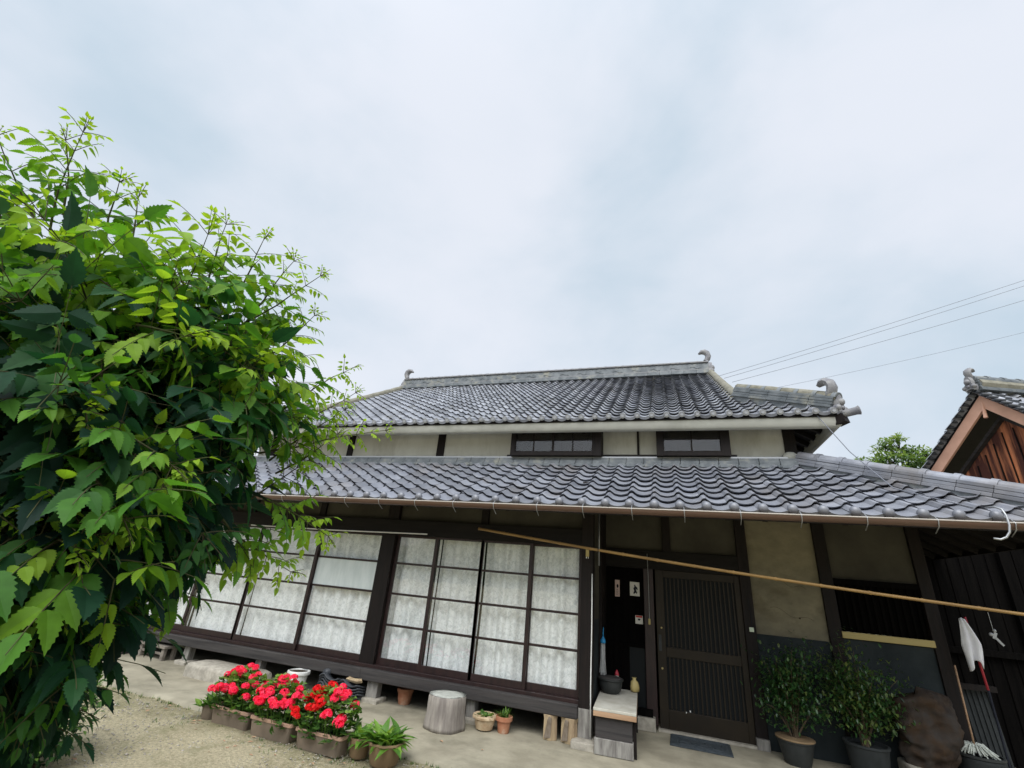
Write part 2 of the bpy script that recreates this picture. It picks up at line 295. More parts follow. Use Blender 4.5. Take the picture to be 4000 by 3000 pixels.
# ------------------------------------------------------------------ mesh helpers
def nz(v):
    v = np.asarray(v, float); return v/(np.linalg.norm(v)+1e-12)
class MB:
    def __init__(s): s.v = []; s.f = []; s.a = []; s.n = 0
    def add(s, verts, faces, a=None):
        verts = np.asarray(verts, float); s.v.append(verts)
        n = s.n; s.f.extend([tuple(i+n for i in f) for f in faces]); s.n += len(verts)
        a = random.random() if a is None else a
        s.a.extend([a]*len(faces))
    def box(s, c, d, rz=0., rx=0., ry=0.):
        c = np.array(c, float); x, y, z = [q/2 for q in d]
        P = np.array([(-x,-y,-z),(x,-y,-z),(x,y,-z),(-x,y,-z),(-x,-y,z),(x,-y,z),(x,y,z),(-x,y,z)])
        if rz or rx or ry:
            m = np.array(Matrix.Rotation(rz,3,'Z') @ Matrix.Rotation(ry,3,'Y') @ Matrix.Rotation(rx,3,'X')); P = P@m.T
        s.add(P+c, [(0,3,2,1),(4,5,6,7),(0,1,5,4),(1,2,6,5),(2,3,7,6),(3,0,4,7)]); return s
    def span(s, x0, x1, y0, y1, z0, z1):
        return s.box(((x0+x1)/2,(y0+y1)/2,(z0+z1)/2), (abs(x1-x0),abs(y1-y0),abs(z1-z0)))
    def bar(s, p, q, w, h, up=(0,0,1)):
        p = np.array(p,float); q = np.array(q,float); d = nz(q-p); sd_ = np.cross(d, up)
        if np.linalg.norm(sd_) < 1e-6: sd_ = np.array([1.,0,0])
        sd_ = nz(sd_); u = np.cross(sd_, d)
        P = [e + a*sd_*w/2 + b*u*h/2 for e in (p,q) for a,b in ((-1,-1),(1,-1),(1,1),(-1,1))]
        s.add(P, [(0,3,2,1),(4,5,6,7),(0,1,5,4),(1,2,6,5),(2,3,7,6),(3,0,4,7)]); return s
    def tube(s, pts, r, n=8, cap=True, a=None):
        pts = np.asarray(pts,float); k = len(pts); r = np.broadcast_to(np.asarray(r,float),(k,))
        t = np.gradient(pts, axis=0); ref = np.array([.31,.17,.93])
        if abs(nz(t[0])@ref) > .9: ref = np.array([.9,.1,.2])
        V = []
        u = None
        for i in range(k):
            d = nz(t[i])
            u = nz(np.cross(d,ref)) if u is None else nz(u-d*(u@d))
            w = np.cross(d,u)
            for j in range(n):
                an = 2*math.pi*j/n; V.append(pts[i]+r[i]*(math.cos(an)*u+math.sin(an)*w))
        F = [(i*n+j, i*n+(j+1)%n, (i+1)*n+(j+1)%n, (i+1)*n+j) for i in range(k-1) for j in range(n)]
        if cap: F += [tuple(range(n))[::-1], tuple((k-1)*n+j for j in range(n))]
        s.add(V,F,a); return s
    def lathe(s, prof, n=24, c=(0,0,0), wob=None, a=None):
        V = []; k = len(prof)
        for i,(r,z) in enumerate(prof):
            for j in range(n):
                an = 2*math.pi*j/n; q = 1 if wob is None else wob(i,an)
                V.append((c[0]+r*q*math.cos(an), c[1]+r*q*math.sin(an), c[2]+z))
        F = [(i*n+j, i*n+(j+1)%n, (i+1)*n+(j+1)%n, (i+1)*n+j) for i in range(k-1) for j in range(n)]
        if prof[0][0] > 1e-4: F.append(tuple(range(n))[::-1])
        if prof[-1][0] > 1e-4: F.append(tuple((k-1)*n+j for j in range(n)))
        s.add(V,F,a); return s
    def ball(s, c, r, n=10, m=6, sc_=(1,1,1)):
        pr = [(r*math.sin(math.pi*i/m), -r*math.cos(math.pi*i/m)) for i in range(m+1)]
        V=[];
        for (q,z) in pr:
            for j in range(n):
                an=2*math.pi*j/n; V.append((c[0]+sc_[0]*q*math.cos(an), c[1]+sc_[1]*q*math.sin(an), c[2]+sc_[2]*z))
        s.add(V,[(i*n+j,i*n+(j+1)%n,(i+1)*n+(j+1)%n,(i+1)*n+j) for i in range(m) for j in range(n)]); return s
    def prism(s, poly, o, ux, uy, th):
        """polygon in the (ux,uy) plane at o, thickened by vector th"""
        o=np.array(o,float);ux=np.array(ux,float);uy=np.array(uy,float);th=np.array(th,float); n=len(poly)
        A=[o+p[0]*ux+p[1]*uy for p in poly]; B=[q+th for q in A]
        s.add(A+B,[tuple(range(n))[::-1],tuple(range(n,2*n))]+[(i,(i+1)%n,n+(i+1)%n,n+i) for i in range(n)]); return s
    def build(s, name, m, parent=None, off=None, smooth=False, bevel=0., mats=None):
        me = bpy.data.meshes.new(name)
        V = np.concatenate(s.v) if s.v else np.zeros((0,3))
        me.from_pydata(V.tolist(), [], s.f)
        at = me.attributes.new('rnd','FLOAT','FACE'); at.data.foreach_set('value', np.array(s.a,dtype=np.float32))
        me.materials.append(M[m])
        if smooth: me.polygons.foreach_set('use_smooth',[True]*len(me.polygons))
        me.update()
        o = bpy.data.objects.new(name, me); COL.objects.link(o)
        if parent: o.parent = parent
        if off is not None: o.location = off
        if bevel:
            b = o.modifiers.new('bevel','BEVEL'); b.width = bevel; b.segments = 2; b.limit_method='ANGLE'; b.angle_limit=R(50)
        return o
def autosmooth(o, ang=40):
    me=o.data; bm=bmesh.new(); bm.from_mesh(me)
    bmesh.ops.remove_doubles(bm, verts=bm.verts, dist=1e-5)
    bm.normal_update()
    for e in bm.edges: e.smooth = not (len(e.link_faces)==2 and e.calc_face_angle(0)>R(ang))
    for f in bm.faces: f.smooth=True
    bm.to_mesh(me); bm.free(); return o
def tag(o, label, cat, group=None):
    o['label']=label; o['category']=cat
    if group: o['group']=group
    return o
def thing(name, label, cat, loc=(0,0,0), rz=0., group=None):
    o = bpy.data.objects.new(name,None); COL.objects.link(o); o.location=loc; o.rotation_euler=(0,0,rz); o.empty_display_size=.2
    return tag(o,label,cat,group)
def setting(o): o['kind']='structure'; return o
def dup(root, loc, rz, label, group=None):
    r=root.copy(); COL.objects.link(r); r.location=loc; r.rotation_euler=(0,0,rz); r['label']=label
    if group: r['group']=group
    for ch in list(root.children):
        c=ch.copy(); COL.objects.link(c); c.parent=r
        for g in ch.children:
            d=g.copy(); COL.objects.link(d); d.parent=c
    return r

# ------------------------------------------------------------------ ground
def ground():
    s=MB(); xs=np.concatenate([[-400,-120,-40],np.linspace(-14,10,49),[30,100,400]]); ys=np.concatenate([[-400,-120,-30,-8],np.linspace(0,5.2,27),[12,40,120,400]])
    V=[];nx=len(xs)
    for y in ys:
        for x in xs:
            h=-.035+(.012*math.sin(x*2.1+y)+.008*math.sin(x*5.3-y*3.7) if (-14<x<10 and 0<y<5) else 0)
            V.append((x,y,h))
    s.add(V,[(j*nx+i,j*nx+i+1,(j+1)*nx+i+1,(j+1)*nx+i) for j in range(len(ys)-1) for i in range(nx-1)])
    setting(s.build('ground','ground',smooth=True))
    s=MB()
    # concrete apron under and in front of the house, a little ragged along its front edge
    n=80; xs=np.linspace(-11.5,9,n); F=[]
    V=[]
    for i,x in enumerate(xs):
        y0=5.0+.03*math.sin(x*1.7)+.02*math.sin(x*6.1)+.012*random.uniform(-1,1)
        V+= [(x,y0-.03,-.06),(x,y0,-.004),(x,y0+.05,0.004),(x,13,.004)]
    for i in range(n-1):
        a=4*i; F+=[(a,a+4,a+5,a+1),(a+1,a+5,a+6,a+2),(a+2,a+6,a+7,a+3)]
    s.add(V,F); setting(s.build('pavement','apron',smooth=True))
    # loose pebbles on the yard
    s=MB()
    for i in range(4200):
        x=random.uniform(-7.5,-1.2); y=random.uniform(2.6,4.95); r=random.uniform(.004,.013)*(1.5 if random.random()<.05 else 1)
        P=np.array([(1,0,0),(0,1,0),(-1,0,0),(0,-1,0),(0,0,.8),(0,0,-.6)])*r*np.array([random.uniform(.7,1.3),random.uniform(.7,1.3),.8])
        an=random.random()*6; c,si=math.cos(an),math.sin(an); P=P@np.array([[c,-si,0],[si,c,0],[0,0,1]])
        s.add(P+np.array([x,y,-.03]),[(0,1,4),(1,2,4),(2,3,4),(3,0,4),(1,0,5),(2,1,5),(3,2,5),(0,3,5)])
    o=s.build('pebbles','stone',smooth=True); o['kind']='stuff'
    s=MB()
    for i in range(260):
        x=random.uniform(-7.2,-1.0) if i%3 else random.gauss(-3.9,.9); y=4.97+random.gauss(0,.03) if i%3 else 4.62+random.gauss(0,.10)
        for k_ in range(random.randint(3,7)):
            an=random.random()*6.28; l=random.uniform(.012,.038); w_=.004; c_=np.array([x+random.gauss(0,.012),y+random.gauss(0,.012),-.035]); dx,dy=math.cos(an),math.sin(an)
            s.add([c_+np.array([-dy*w_,dx*w_,0]),c_+np.array([dy*w_,-dx*w_,0]),c_+np.array([dx*l*.6,dy*l*.6,l])],[(0,1,2)],random.uniform(.2,.9))
    o=s.build('weeds','small'); o['kind']='stuff'
    s=MB()
    for i in range(70):
        x=random.gauss(-4.1,1.0); y=random.gauss(4.75,.28) if i%4 else random.uniform(3.2,6.0); z=.008 if y>5.03 else -.026
        an=random.random()*6.28; l=random.uniform(.012,.035); w_=l*random.uniform(.3,.6); c_,s_=math.cos(an),math.sin(an)
        s.add([(x-c_*l,y-s_*l,z),(x+s_*w_,y-c_*w_,z+.006),(x+c_*l,y+s_*l,z+.003),(x-s_*w_,y+c_*w_,z+.008)],[(0,1,2),(0,2,3)])
    o=s.build('fallen_leaves','benchedge'); o['kind']='stuff'
    # wooded hills behind the viewer (they show in the upstairs panes)
    s=MB(); n=72; V=[];F=[]
    for i in range(n+1):
        an=R(95)+i/n*R(170)+R(0); # from +x side round behind to -x
        an=-R(5)-i/n*R(170)
        d=70; h=9+5*math.sin(i*.31)+3*math.sin(i*.83+1)+1.2*random.uniform(-1,1)
        for k in range(5):
            q=k/4; V.append(((d+30*q)*math.cos(an),(d+30*q)*math.sin(an),-1+h*math.sin(q*math.pi/2)*1.15))
    for i in range(n):
        for k in range(4): a=i*5+k; F.append((a,a+5,a+6,a+1))
    s.add(V,F); setting(s.build('hills','hill',smooth=True))
ground()

# ------------------------------------------------------------------ roof tiles
def tile_profile(m=11):
    ts=np.linspace(0,1,m); h=np.where(ts<.34, .040*np.sin(np.pi*ts/.34)**.9, -.020*np.sin(np.pi*np.clip((ts-.34)/.66,0,1))**1.0)
    return ts,h
def tile_field(name, m, parent, off, o, u, sdir, w, e, cols, rows, clips=(), eave_drop=.045, caps=True, sk=1.):
    """rows of pan tiles: o = first eave point, u along the eave, sdir up the slope"""
    u=nz(u); sdir=nz(sdir); nrm=nz(np.cross(u,sdir))
    if nrm[2]<0: nrm=-nrm
    s=MB(); ts,h=tile_profile(); h=h*sk; k=len(ts)
    ln=e*1.12; lift=.034*sk
    F=[]
    for j in range(k-1):
        F.append((j,j+1,k+j+1,k+j)); F.append((k+j,k+j+1,2*k+j+1,2*k+j)) 
    for r in range(rows):
        for c in range(cols):
            b=o+u*(c*w)+sdir*(r*e)
            jt=random.uniform(-.004,.004); js=random.uniform(-.006,.006)
            drop=(eave_drop if r==0 else .025)*sk
            V=[]
            for dz,ds in ((lift-drop,0.030*sk if r else .012),(lift,0),(0,ln)):
                for t,hh in zip(ts,h):
                    tw=random.uniform(-.0006,.0006)
                    V.append(b+u*(t*w*1.015)+sdir*(ds+js)+nrm*(hh+dz+jt+tw))
            s.add(V,F)
    me_o=s.build(name,m,parent,off)
    bm=bmesh.new(); bm.from_mesh(me_o.data)
    for co,no in clips:
        bmesh.ops.bisect_plane(bm, geom=bm.verts[:]+bm.edges[:]+bm.faces[:], plane_co=Vector(co), plane_no=Vector(no), clear_outer=True)
    bm.to_mesh(me_o.data); bm.free()
    autosmooth(me_o,35)
    return me_o
def ridge_stack(name, parent, off, p, q, wid, layers, lh, caplen=.27, capr=.075, m='ridge', toprow=True):
    """courses of flat ridge tiles under a row of half-round cover tiles"""
    p=np.array(p,float); q=np.array(q,float); d=nz(q-p); L=np.linalg.norm(q-p); side=nz(np.cross(d,(0,0,1))); up=np.cross(side,d)
    s=MB()
    for i in range(layers):
        ww=wid*(1.06 if i%2==0 else .97)*(1-.05*i)
        nseg=max(1,int(L/.3)); 
        for k in range(nseg):
            a=p+d*L*k/nseg; b=p+d*(L*(k+1)/nseg-.004)
            z=up*(lh*(i+.5)+random.uniform(-.002,.002))
            s.bar(a+z,b+z,ww,lh*.9,up)
    o=s.build(name,m,parent,off,bevel=.004)
    if toprow:
        c=MB(); n=max(1,int(L/caplen)); z0=layers*lh
        for k in range(n):
            a=p+d*L*k/n+up*(z0-.01); b=p+d*L*(k+1)/n+up*(z0-.01)
            for (e0,e1,rr) in ((a,b,capr),(b-d*.05,b+d*.012,capr*1.17)):
                V=[];F=[]
                for e in (e0,e1):
                    for j in range(9):
                        an=math.pi*j/8; V.append(e+rr*(math.cos(an)*side*1.05+math.sin(an)*up))
                F=[(j,j+1,9+j+1,9+j) for j in range(8)]+[tuple(range(9))[::-1],tuple(range(9,18))]
                c.add(V,F)
        autosmooth(c.build('cover_tiles',m,o),40)
    return o

def hook_ornament(s, base, inward, up, sz, th):
    """curled finial: a tapering flat horn that rises and hooks over"""
    base=np.array(base,float); a=nz(inward); up=nz(up); b=nz(np.cross(a,up))
    cen=[(.06,0),(-.09,.22),(-.16,.47),(-.09,.72),(.10,.87),(.34,.86),(.54,.72)]
    wid=[.40,.42,.45,.48,.44,.34,.14]
    pts=np.array([base+sz*(x*a+y*up) for x,y in cen]); V=[];n=8
    t=np.gradient(pts,axis=0)
    for i,pnt in enumerate(pts):
        d=nz(t[i]); w=np.cross(b,d)
        for j in range(n):
            an=2*math.pi*j/n; V.append(pnt+w*math.cos(an)*wid[i]*sz*.5+b*math.sin(an)*th*.5*(wid[i]/.34+.3))
    k=len(pts)
    s.add(V,[(i*n+j,i*n+(j+1)%n,(i+1)*n+(j+1)%n,(i+1)*n+j) for i in range(k-1) for j in range(n)]+[tuple(range(n))[::-1],tuple((k-1)*n+j for j in range(n))])
def ridge_end(s, c, out, sz):
    """demon-tile end block: scalloped plate with side curls and a round boss"""
    c=np.array(c,float); out=nz(out); side=nz(np.cross(out,(0,0,1))); up=np.array([0,0,1.])
    poly=[(-.55,-.1),(-.72,.1),(-.62,.3),(-.42,.36),(-.46,.6),(-.25,.86),(0,.95),(.25,.86),(.46,.6),(.42,.36),(.62,.3),(.72,.1),(.55,-.1),(.2,.0),(-.2,.0)]
    s.prism([(x*sz*.5,y*sz) for x,y in poly],c-out*sz*.14,side,up,out*sz*.28)
    for q in (-1,1):
        s.ball(c+side*q*sz*.30+up*sz*.16+out*sz*.1,sz*.15)
    s.ball(c+up*sz*.52+out*sz*.12,sz*.2)
    s.ball(c+up*sz*.2+out*sz*.14,sz*.11)

# ------------------------------------------------------------------ the house
HX=(-3.4,7.6,0.)
house=thing('farmhouse','old two-storey farmhouse with grey tiled roofs, cream plaster upstairs and dark glazed veranda','house',HX)
OFF=(-HX[0],-HX[1],0.)
def part(s,name,m,parent=None,**k):
    return s.build(name,m,parent or house,None if parent else OFF,**k)

EY,EZ,SL=5.45,2.545,.498             # lower eave front edge, height, rise per metre
UX0,UX1,UW=-8.62,1.90,7.60           # upper walls
LX0,LX1=-10.57,3.88                  # lower eaves, west and east
up1=nz((0,1,SL))
lw,le=.2745,.2375
# ---- lower roof
cut=.002
lower=MB(); 
def roof_z(y): return EZ+SL*(y-EY)
# boarding under the tiles: slab for each of three slopes
th=np.array([0,0,-.05])
lower.prism([(0,0),(1,0),(1,1),(0,1)],(0,0,0),(0,0,0),(0,0,0),(0,0,0)) if False else None
def quadslab(s,P,t):
    P=[np.array(p,float) for p in P]; n=len(P)
    s.add(P+[p+np.array(t,float) for p in P],[tuple(range(n)),tuple(range(n,2*n))[::-1]]+[(i,n+i,n+(i+1)%n,(i+1)%n) for i in range(n)])
IN=UW-.02-EY
quadslab(lower,[(LX0+.05,EY+.05,roof_z(EY+.05)-.03),(LX1-.05,EY+.05,roof_z(EY+.05)-.03),(LX1-IN,UW-.02,roof_z(UW-.02)-.03),(LX0+IN,UW-.02,roof_z(UW-.02)-.03)],(0,0,-.03))
quadslab(lower,[(LX1-.05,EY+.06,roof_z(EY+.05)-.031),(LX1-.05,13.0,roof_z(EY+.05)-.031),(LX1-IN,13.0,roof_z(UW-.02)-.031),(LX1-IN,UW,roof_z(UW-.02)-.031)],(0,0,-.03))
quadslab(lower,[(LX0+.05,13.0,roof_z(EY+.05)-.031),(LX0+.05,EY+.06,roof_z(EY+.05)-.031),(LX0+IN,UW,roof_z(UW-.02)-.031),(LX0+IN,13.0,roof_z(UW-.02)-.031)],(0,0,-.03))
lroof=part(lower,'lower_roof','woodx')
def sub(fn,*a,**k): return fn(*a,**k)
ncol=int((LX1-LX0)/lw)+1
tile_field('front_tiles','tile',lroof,None,np.array([LX1-ncol*lw+.06,EY,EZ]),(1,0,0),up1,lw,le,ncol,9,
           clips=[((LX1-.01,EY,0),nz((1,1,0))),((LX0+.01,EY,0),nz((-1,1,0))),((0,7.40,0),(0,1,0))])
tile_field('east_tiles','tile',lroof,None,np.array([LX1,EY,EZ]),(0,1,0),nz((-1,0,SL)),lw,le,27,9,
           clips=[((LX1+.01,EY,0),nz((-1,-1,0))),((2.0,0,0),(-1,0,0))])
tile_field('west_tiles','tile',lroof,None,np.array([LX0,13.0,EZ]),(0,-1,0),nz((1,0,SL)),lw,le,28,9,
           clips=[((LX0-.01,EY,0),nz((1,-1,0))),((LX0+1.9,0,0),(1,0,0))])
# round eave caps, one at each tile seam
def repeats(mesh_mb,name,m,parent,spots,sm=True):
    o0=mesh_mb.build(name,m,parent,smooth=sm)
    for i,p in enumerate(spots):
        o=o0 if i==0 else o0.copy()
        if i: COL.objects.link(o); o.parent=parent
        o.location=p
s=MB(); s.ball((0,0,0),.052,12,8,(1,.8,1)); sp=[]; x=LX1-ncol*lw+.06+lw*.17
while x<LX1-.1:
    if x>LX0+.1: sp.append((x,EY-.005,EZ+.048))
    x+=lw
repeats(s,'eave_cap','tile',lroof,sp)
# abutment course under the upstairs wall
o=MB()
x=LX0+IN-.1
while x<LX1-IN+.05:
    w_=min(lw,LX1-IN+.1-x)
    o.bar((x,7.38,3.505),(x+w_-.018,7.38,3.505),.13,.055); o.bar((x,7.44,3.565),(x+w_-.006,7.44,3.565),.17,.05); o.bar((x,7.48,3.617),(x+w_-.006,7.48,3.617),.18,.045)
    o.ball((x-.004,7.325,3.50),.028,8,5,(.8,1,1)); x+=lw
part(o,'wall_flashing_course','ridge',lroof,bevel=.004)
s=MB(); s.bar((LX0+IN-.1,7.50,3.652),(LX1-IN-.02,7.50,3.652),.20,.022); part(s,'flashing_strip','galv',lroof)
for q,xh,xe in ((1,LX1-IN+.12,LX1-.02),(-1,LX0+IN-.12,LX0+.02)):
    z1=roof_z(7.46)
    a=(xh,7.48,z1+.02); b=(xe+q*.02,EY+.03,EZ+.03)
    ridge_stack('hip_ridge',lroof,None,a,b,.20,3,.045,.29,.07,'tile')
    hb=MB(); hb.bar(np.array(a)-(0,0,.07),np.array(b)-(0,0,.07),.17,.15); part(hb,'hip_bedding','ridge',lroof)
    av=np.array(a);bv=np.array(b); d=nz(bv-av); sdv=nz(np.cross(d,(0,0,1)))
    m_=MB(); m_.ball((0,0,0),.027,8,5)
    repeats(m_,'mortar_bead','lichen',lroof,[av+d*(.25+k_*.22)-sdv*.115 for k_ in range(12)])
# rafters, eave board
s=MB(); x=LX0+.25
while x<LX1-.15:
    ye=min(7.55,EY+min(x-LX0,LX1-x)-.05)
    if ye>EY+.2: s.bar((x,EY+.12,roof_z(EY+.12)-.10),(x,ye,roof_z(ye)-.10),.05,.075)
    x+=.365
y=EY+.4
while y<12.8:
    run=min(1.88,y-EY-.12)
    if run>.15: s.bar((LX1-.12,y,EZ-.04),(LX1-.12-run,y,EZ-.04+SL*run),.05,.075)
    y+=.365
part(s,'rafters','woodx',lroof)
s=MB(); s.bar((LX0+.05,EY+.085,EZ-.03),(LX1-.05,EY+.085,EZ-.03),.025,.085); s.bar((LX1-.085,EY+.1,EZ-.03),(LX1-.085,12.9,EZ-.03),.025,.085); part(s,'eave_board','woodx',lroof)
# gutter
def gutter(x0,x1):
    V=[];F=[];n=10
    for x in (x0,x1):
        for (rr) in (.056,.050):
            for j in range(n+1):
                an=math.pi+math.pi*j/n; V.append((x,5.365+rr*math.cos(an),2.515+rr*math.sin(an)))
    k=n+1
    for j in range(n): F+=[(j,j+1,2*k+j+1,2*k+j),(k+j+1,k+j,3*k+j,3*k+j+1)]
    F+=[(0,2*k,3*k,k),(n,k+n,3*k+n,2*k+n)]
    for b in (0,2*k): F+= [(b+j,b+j+1,b+k+j+1,b+k+j) for j in range(n)]
    s=MB(); s.add(V,F); return s
g=part(gutter(LX0-.02,LX1+.02),'gutter','gutter',lroof); autosmooth(g,50)
s=MB(); s.tube([(LX0,5.309,2.517),(LX1,5.309,2.517)],.0065,6); part(s,'gutter_lip','lip',lroof)
s=MB(); s.tube([(0,.05,.045),(0,.02,.02),(0,0,.008),(0,-.004,-.004),(.002,.02,-.055),(.004,.115,-.105)],.0045,5)
sp=[]; x=LX0+.3
while x<LX1-.1: sp.append((x,5.306,2.512)); x+=.55
repeats(s,'gutter_hanger','galv',lroof,sp)
s=MB(); s.tube([(2.83,5.45,2.665),(2.85,5.36,2.66),(2.865,5.30,2.63),(2.87,5.28,2.57),(2.865,5.27,2.49),(2.85,5.27,2.43),(2.82,5.275,2.385),(2.78,5.285,2.365),(2.735,5.29,2.372)],.009,8); part(s,'gutter_hook','galv',lroof,smooth=True)

# ---- upstairs walls
UZ=4.43
s=MB()
s.span(UX0,UX1,UW,UW+.12,3.55,UZ); s.span(UX1-.12,UX1,UW+.121,13.5,3.4,UZ); s.span(UX0,UX0+.12,UW+.121,13.5,3.4,UZ)
upw=part(s,'upstairs_wall','plaster')
for x,w in ((-6.16,.13),(-4.08,.15),(-.40,.035),(1.83,.16),(-8.2,.13)):
    s=MB(); s.span(x-w/2,x+w/2,UW-.035,UW+.02,3.6,4.43)
    if w>.14 and x<0: s.span(x-.13,x+.13,UW-.07,UW+.02,4.27,4.43)
    part(s,'upstairs_post','wood',bevel=.005)
s=MB(); s.span(-2.70,1.08,UW-.06,UW+.02,3.66,3.735); part(s,'window_sill_beam','sillwood',bevel=.004)
s=MB(); s.ball((1.80,UW-.06,3.70),.10,10,6,(1.1,.6,.8)); part(s,'corner_mortar_lump','plaster',smooth=True)
WYU=7.30
def up_window(x0,x1,px0,px1,panes):
    """boxed window standing proud of the plaster"""
    f=MB(); z0,z1=3.655,4.36
    f.span(x0,px0,WYU,UW+.02,z0,z1); f.span(px1,x1,WYU,UW+.02,z0,z1)
    f.span(px0,px1,WYU-.01,UW+.02,z0,z0+.055); f.span(px0,px1,WYU+.1,UW+.02,4.33,z1)
    fo=part(f,'upstairs_window','wood',bevel=.003)
    n=panes; w=(px1-px0)/n
    def bar(x0_,x1_,y0_,y1_,za,zb): b=MB(); b.span(x0_,x1_,y0_,y1_,za,zb); part(b,'glazing_bar','wood',fo)
    for i in range(n+1):
        ww=.020 if (i%2 or n==2) else .038
        bar(px0+i*w-ww/2,px0+i*w+ww/2,WYU+.01,WYU+.035,z0+.055,4.33)
    bar(px0,px1,WYU+.013,WYU+.033,3.918,3.936); bar(px0,px1,WYU+.013,WYU+.033,4.12,4.138)
    bar(px0,px1,WYU+.008,WYU+.033,z0+.055,z0+.08)
    for i in range(n):
        p=MB(); p.span(px0+i*w+.012,px0+(i+1)*w-.012,WYU+.021,WYU+.025,z0+.078,4.33); part(p,'pane','glass',fo)
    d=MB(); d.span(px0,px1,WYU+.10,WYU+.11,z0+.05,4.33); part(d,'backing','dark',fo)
up_window(-2.56,-.98,-2.485,-1.115,4)
up_window(-.105,.97,0.0,.837,2)

# ---- upper roof
VY,VZ,US=7.0,4.185,.602               # eave line and slope
VX0,VX1=-9.16,2.45
RY=11.72; RXL,RXR=-7.93,1.22
def uz(y): return VZ+US*(y-VY)
s=MB()
k=VX1-RXR
quadslab(s,[(VX0+.04,VY+.04,uz(VY+.04)-.03),(VX1-.04,VY+.04,uz(VY+.04)-.03),(RXR+.04,VY+k,uz(VY+k)-.03),(RXR+.04,RY,uz(RY)-.03),(RXL-.04,RY,uz(RY)-.03),(RXL-.04,VY+k,uz(VY+k)-.03)],(0,0,-.03))
ry2=2*RY-VY
quadslab(s,[(VX1-.04,ry2,uz(VY+.04)-.03),(VX0+.04,ry2,uz(VY+.04)-.03),(RXL,RY+.01,uz(RY)-.03),(RXR,RY+.01,uz(RY)-.03)],(0,0,-.03))
quadslab(s,[(VX1-.04,VY+.05,uz(VY+.04)-.032),(VX1-.04,ry2-.05,uz(VY+.04)-.032),(RXR,ry2-k,uz(VY+k)-.032),(RXR,VY+k,uz(VY+k)-.032)],(0,0,-.03))
quadslab(s,[(VX0+.04,ry2-.05,uz(VY+.04)-.032),(VX0+.04,VY+.05,uz(VY+.04)-.032),(RXL,VY+k,uz(VY+k)-.032),(RXL,ry2-k,uz(VY+k)-.032)],(0,0,-.03))
uroof=part(s,'upper_roof','woodx')
uw_,ue=.2225,.235
ups=nz((0,1,US)); nc=int((VX1-VX0)/uw_)+2; nr=int((RY-VY)*math.hypot(1,US)/ue)+1
tile_field('front_tiles','oldtile',uroof,None,np.array([VX1-nc*uw_+.03,VY,VZ]),(1,0,0),ups,uw_,ue,nc,nr,
    clips=[((VX1-.01,VY,0),nz((1,1,0)))] if False else [], sk=.85) if False else None
def upper_front():
    # main slope between the verges plus the two skirt wedges that widen to the hips
    o1=tile_field('front_tiles','oldtile',uroof,None,np.array([VX1-nc*uw_+.03,VY,VZ]),(1,0,0),ups,uw_,ue,nc,nr,sk=1.05)
    bm=bmesh.new(); bm.from_mesh(o1.data)
    kill=[]
    for f in bm.faces:
        c=f.calc_center_median(); d=min(c.y-VY,k)
        if c.x>VX1-d+.02 or c.x<VX0+d-.02 or c.y>RY-.02: kill.append(f)
    bmesh.ops.delete(bm,geom=kill,context='FACES'); bm.to_mesh(o1.data); bm.free()
upper_front()
tile_field('east_tiles','oldtile',uroof,None,np.array([VX1,VY,VZ]),(0,1,0),nz((-1,0,US)),uw_,ue,42,6,clips=[((VX1+.01,VY,0),nz((-1,-1,0)))],sk=.9)
tile_field('west_tiles','oldtile',uroof,None,np.array([VX0,ry2,VZ]),(0,-1,0),nz((1,0,US)),uw_,ue,42,6,clips=[((VX0-.01,VY,0),nz((1,-1,0)))],sk=.9)
s=MB(); s.tube([(0,-.022,.036),(0,.10,.09)],[.045,.045],14); s.tube([(0,-.032,.034),(0,-.012,.038)],[.024,.026],10); sp=[]; x=VX1-nc*uw_+.03+uw_*.17
while x<VX1-.05:
    if x>VX0+.05: sp.append((x,VY,VZ))
    x+=uw_
repeats(s,'eave_cap','oldtile',uroof,sp,False)
# plastered box eave, fascia curving back at the foot
def fascia():
    s=MB(); prof=[(0.02,.01),(0.0,-.01),(0.0,-.10),(.012,-.15),(.035,-.172),(.07,-.18),(.09,-.165),(.10,-.02)]
    ring=[]
    for (px_,py_,sx,sy) in ((VX0+.06,VY+.05,1,1),(VX1-.06,VY+.05,-1,1),(VX1-.06,ry2-.05,-1,-1),(VX0+.06,ry2-.05,1,-1)):
        ring.append([(px_+sx*d,py_+sy*d,VZ-.005+h) for d,h in prof])
    V=[p for r_ in ring for p in r_]; n=len(prof); F=[]
    for i in range(4):
        for j in range(n):
            F.append((i*n+j,((i+1)%4)*n+j,((i+1)%4)*n+(j+1)%n,i*n+(j+1)%n))
    s.add(V,F); return s
autosmooth(part(fascia(),'fascia','fascia',uroof),50)
s=MB(); y=VY+.25
while y<ry2-.3:
    run=min(.5,y-VY-.05); s.bar((VX1-.17,y,VZ-.075),(VX1-.17-run,y,VZ-.075+US*run),.06,.08); y+=.36
x=VX0+.3
while x<VX1-.2:
    run=min(.45,x-VX0-.1,VX1-x-.1)
    if run>.1: s.bar((x,VY+.17,VZ-.075),(x,VY+.17+run,VZ-.075+US*run),.06,.08)
    x+=.36
part(s,'rafters','woodx',uroof)
s=MB(); s.bar((VX1-.1,VY+.1,VZ-.06),(UX1-.1,UW+.1,VZ+.25),.10,.12); s.bar((VX1-.11,VY+.11,VZ-.09),(VX1-.02,VY+.02,VZ-.06),.12,.13); part(s,'hip_rafter','wood',uroof)
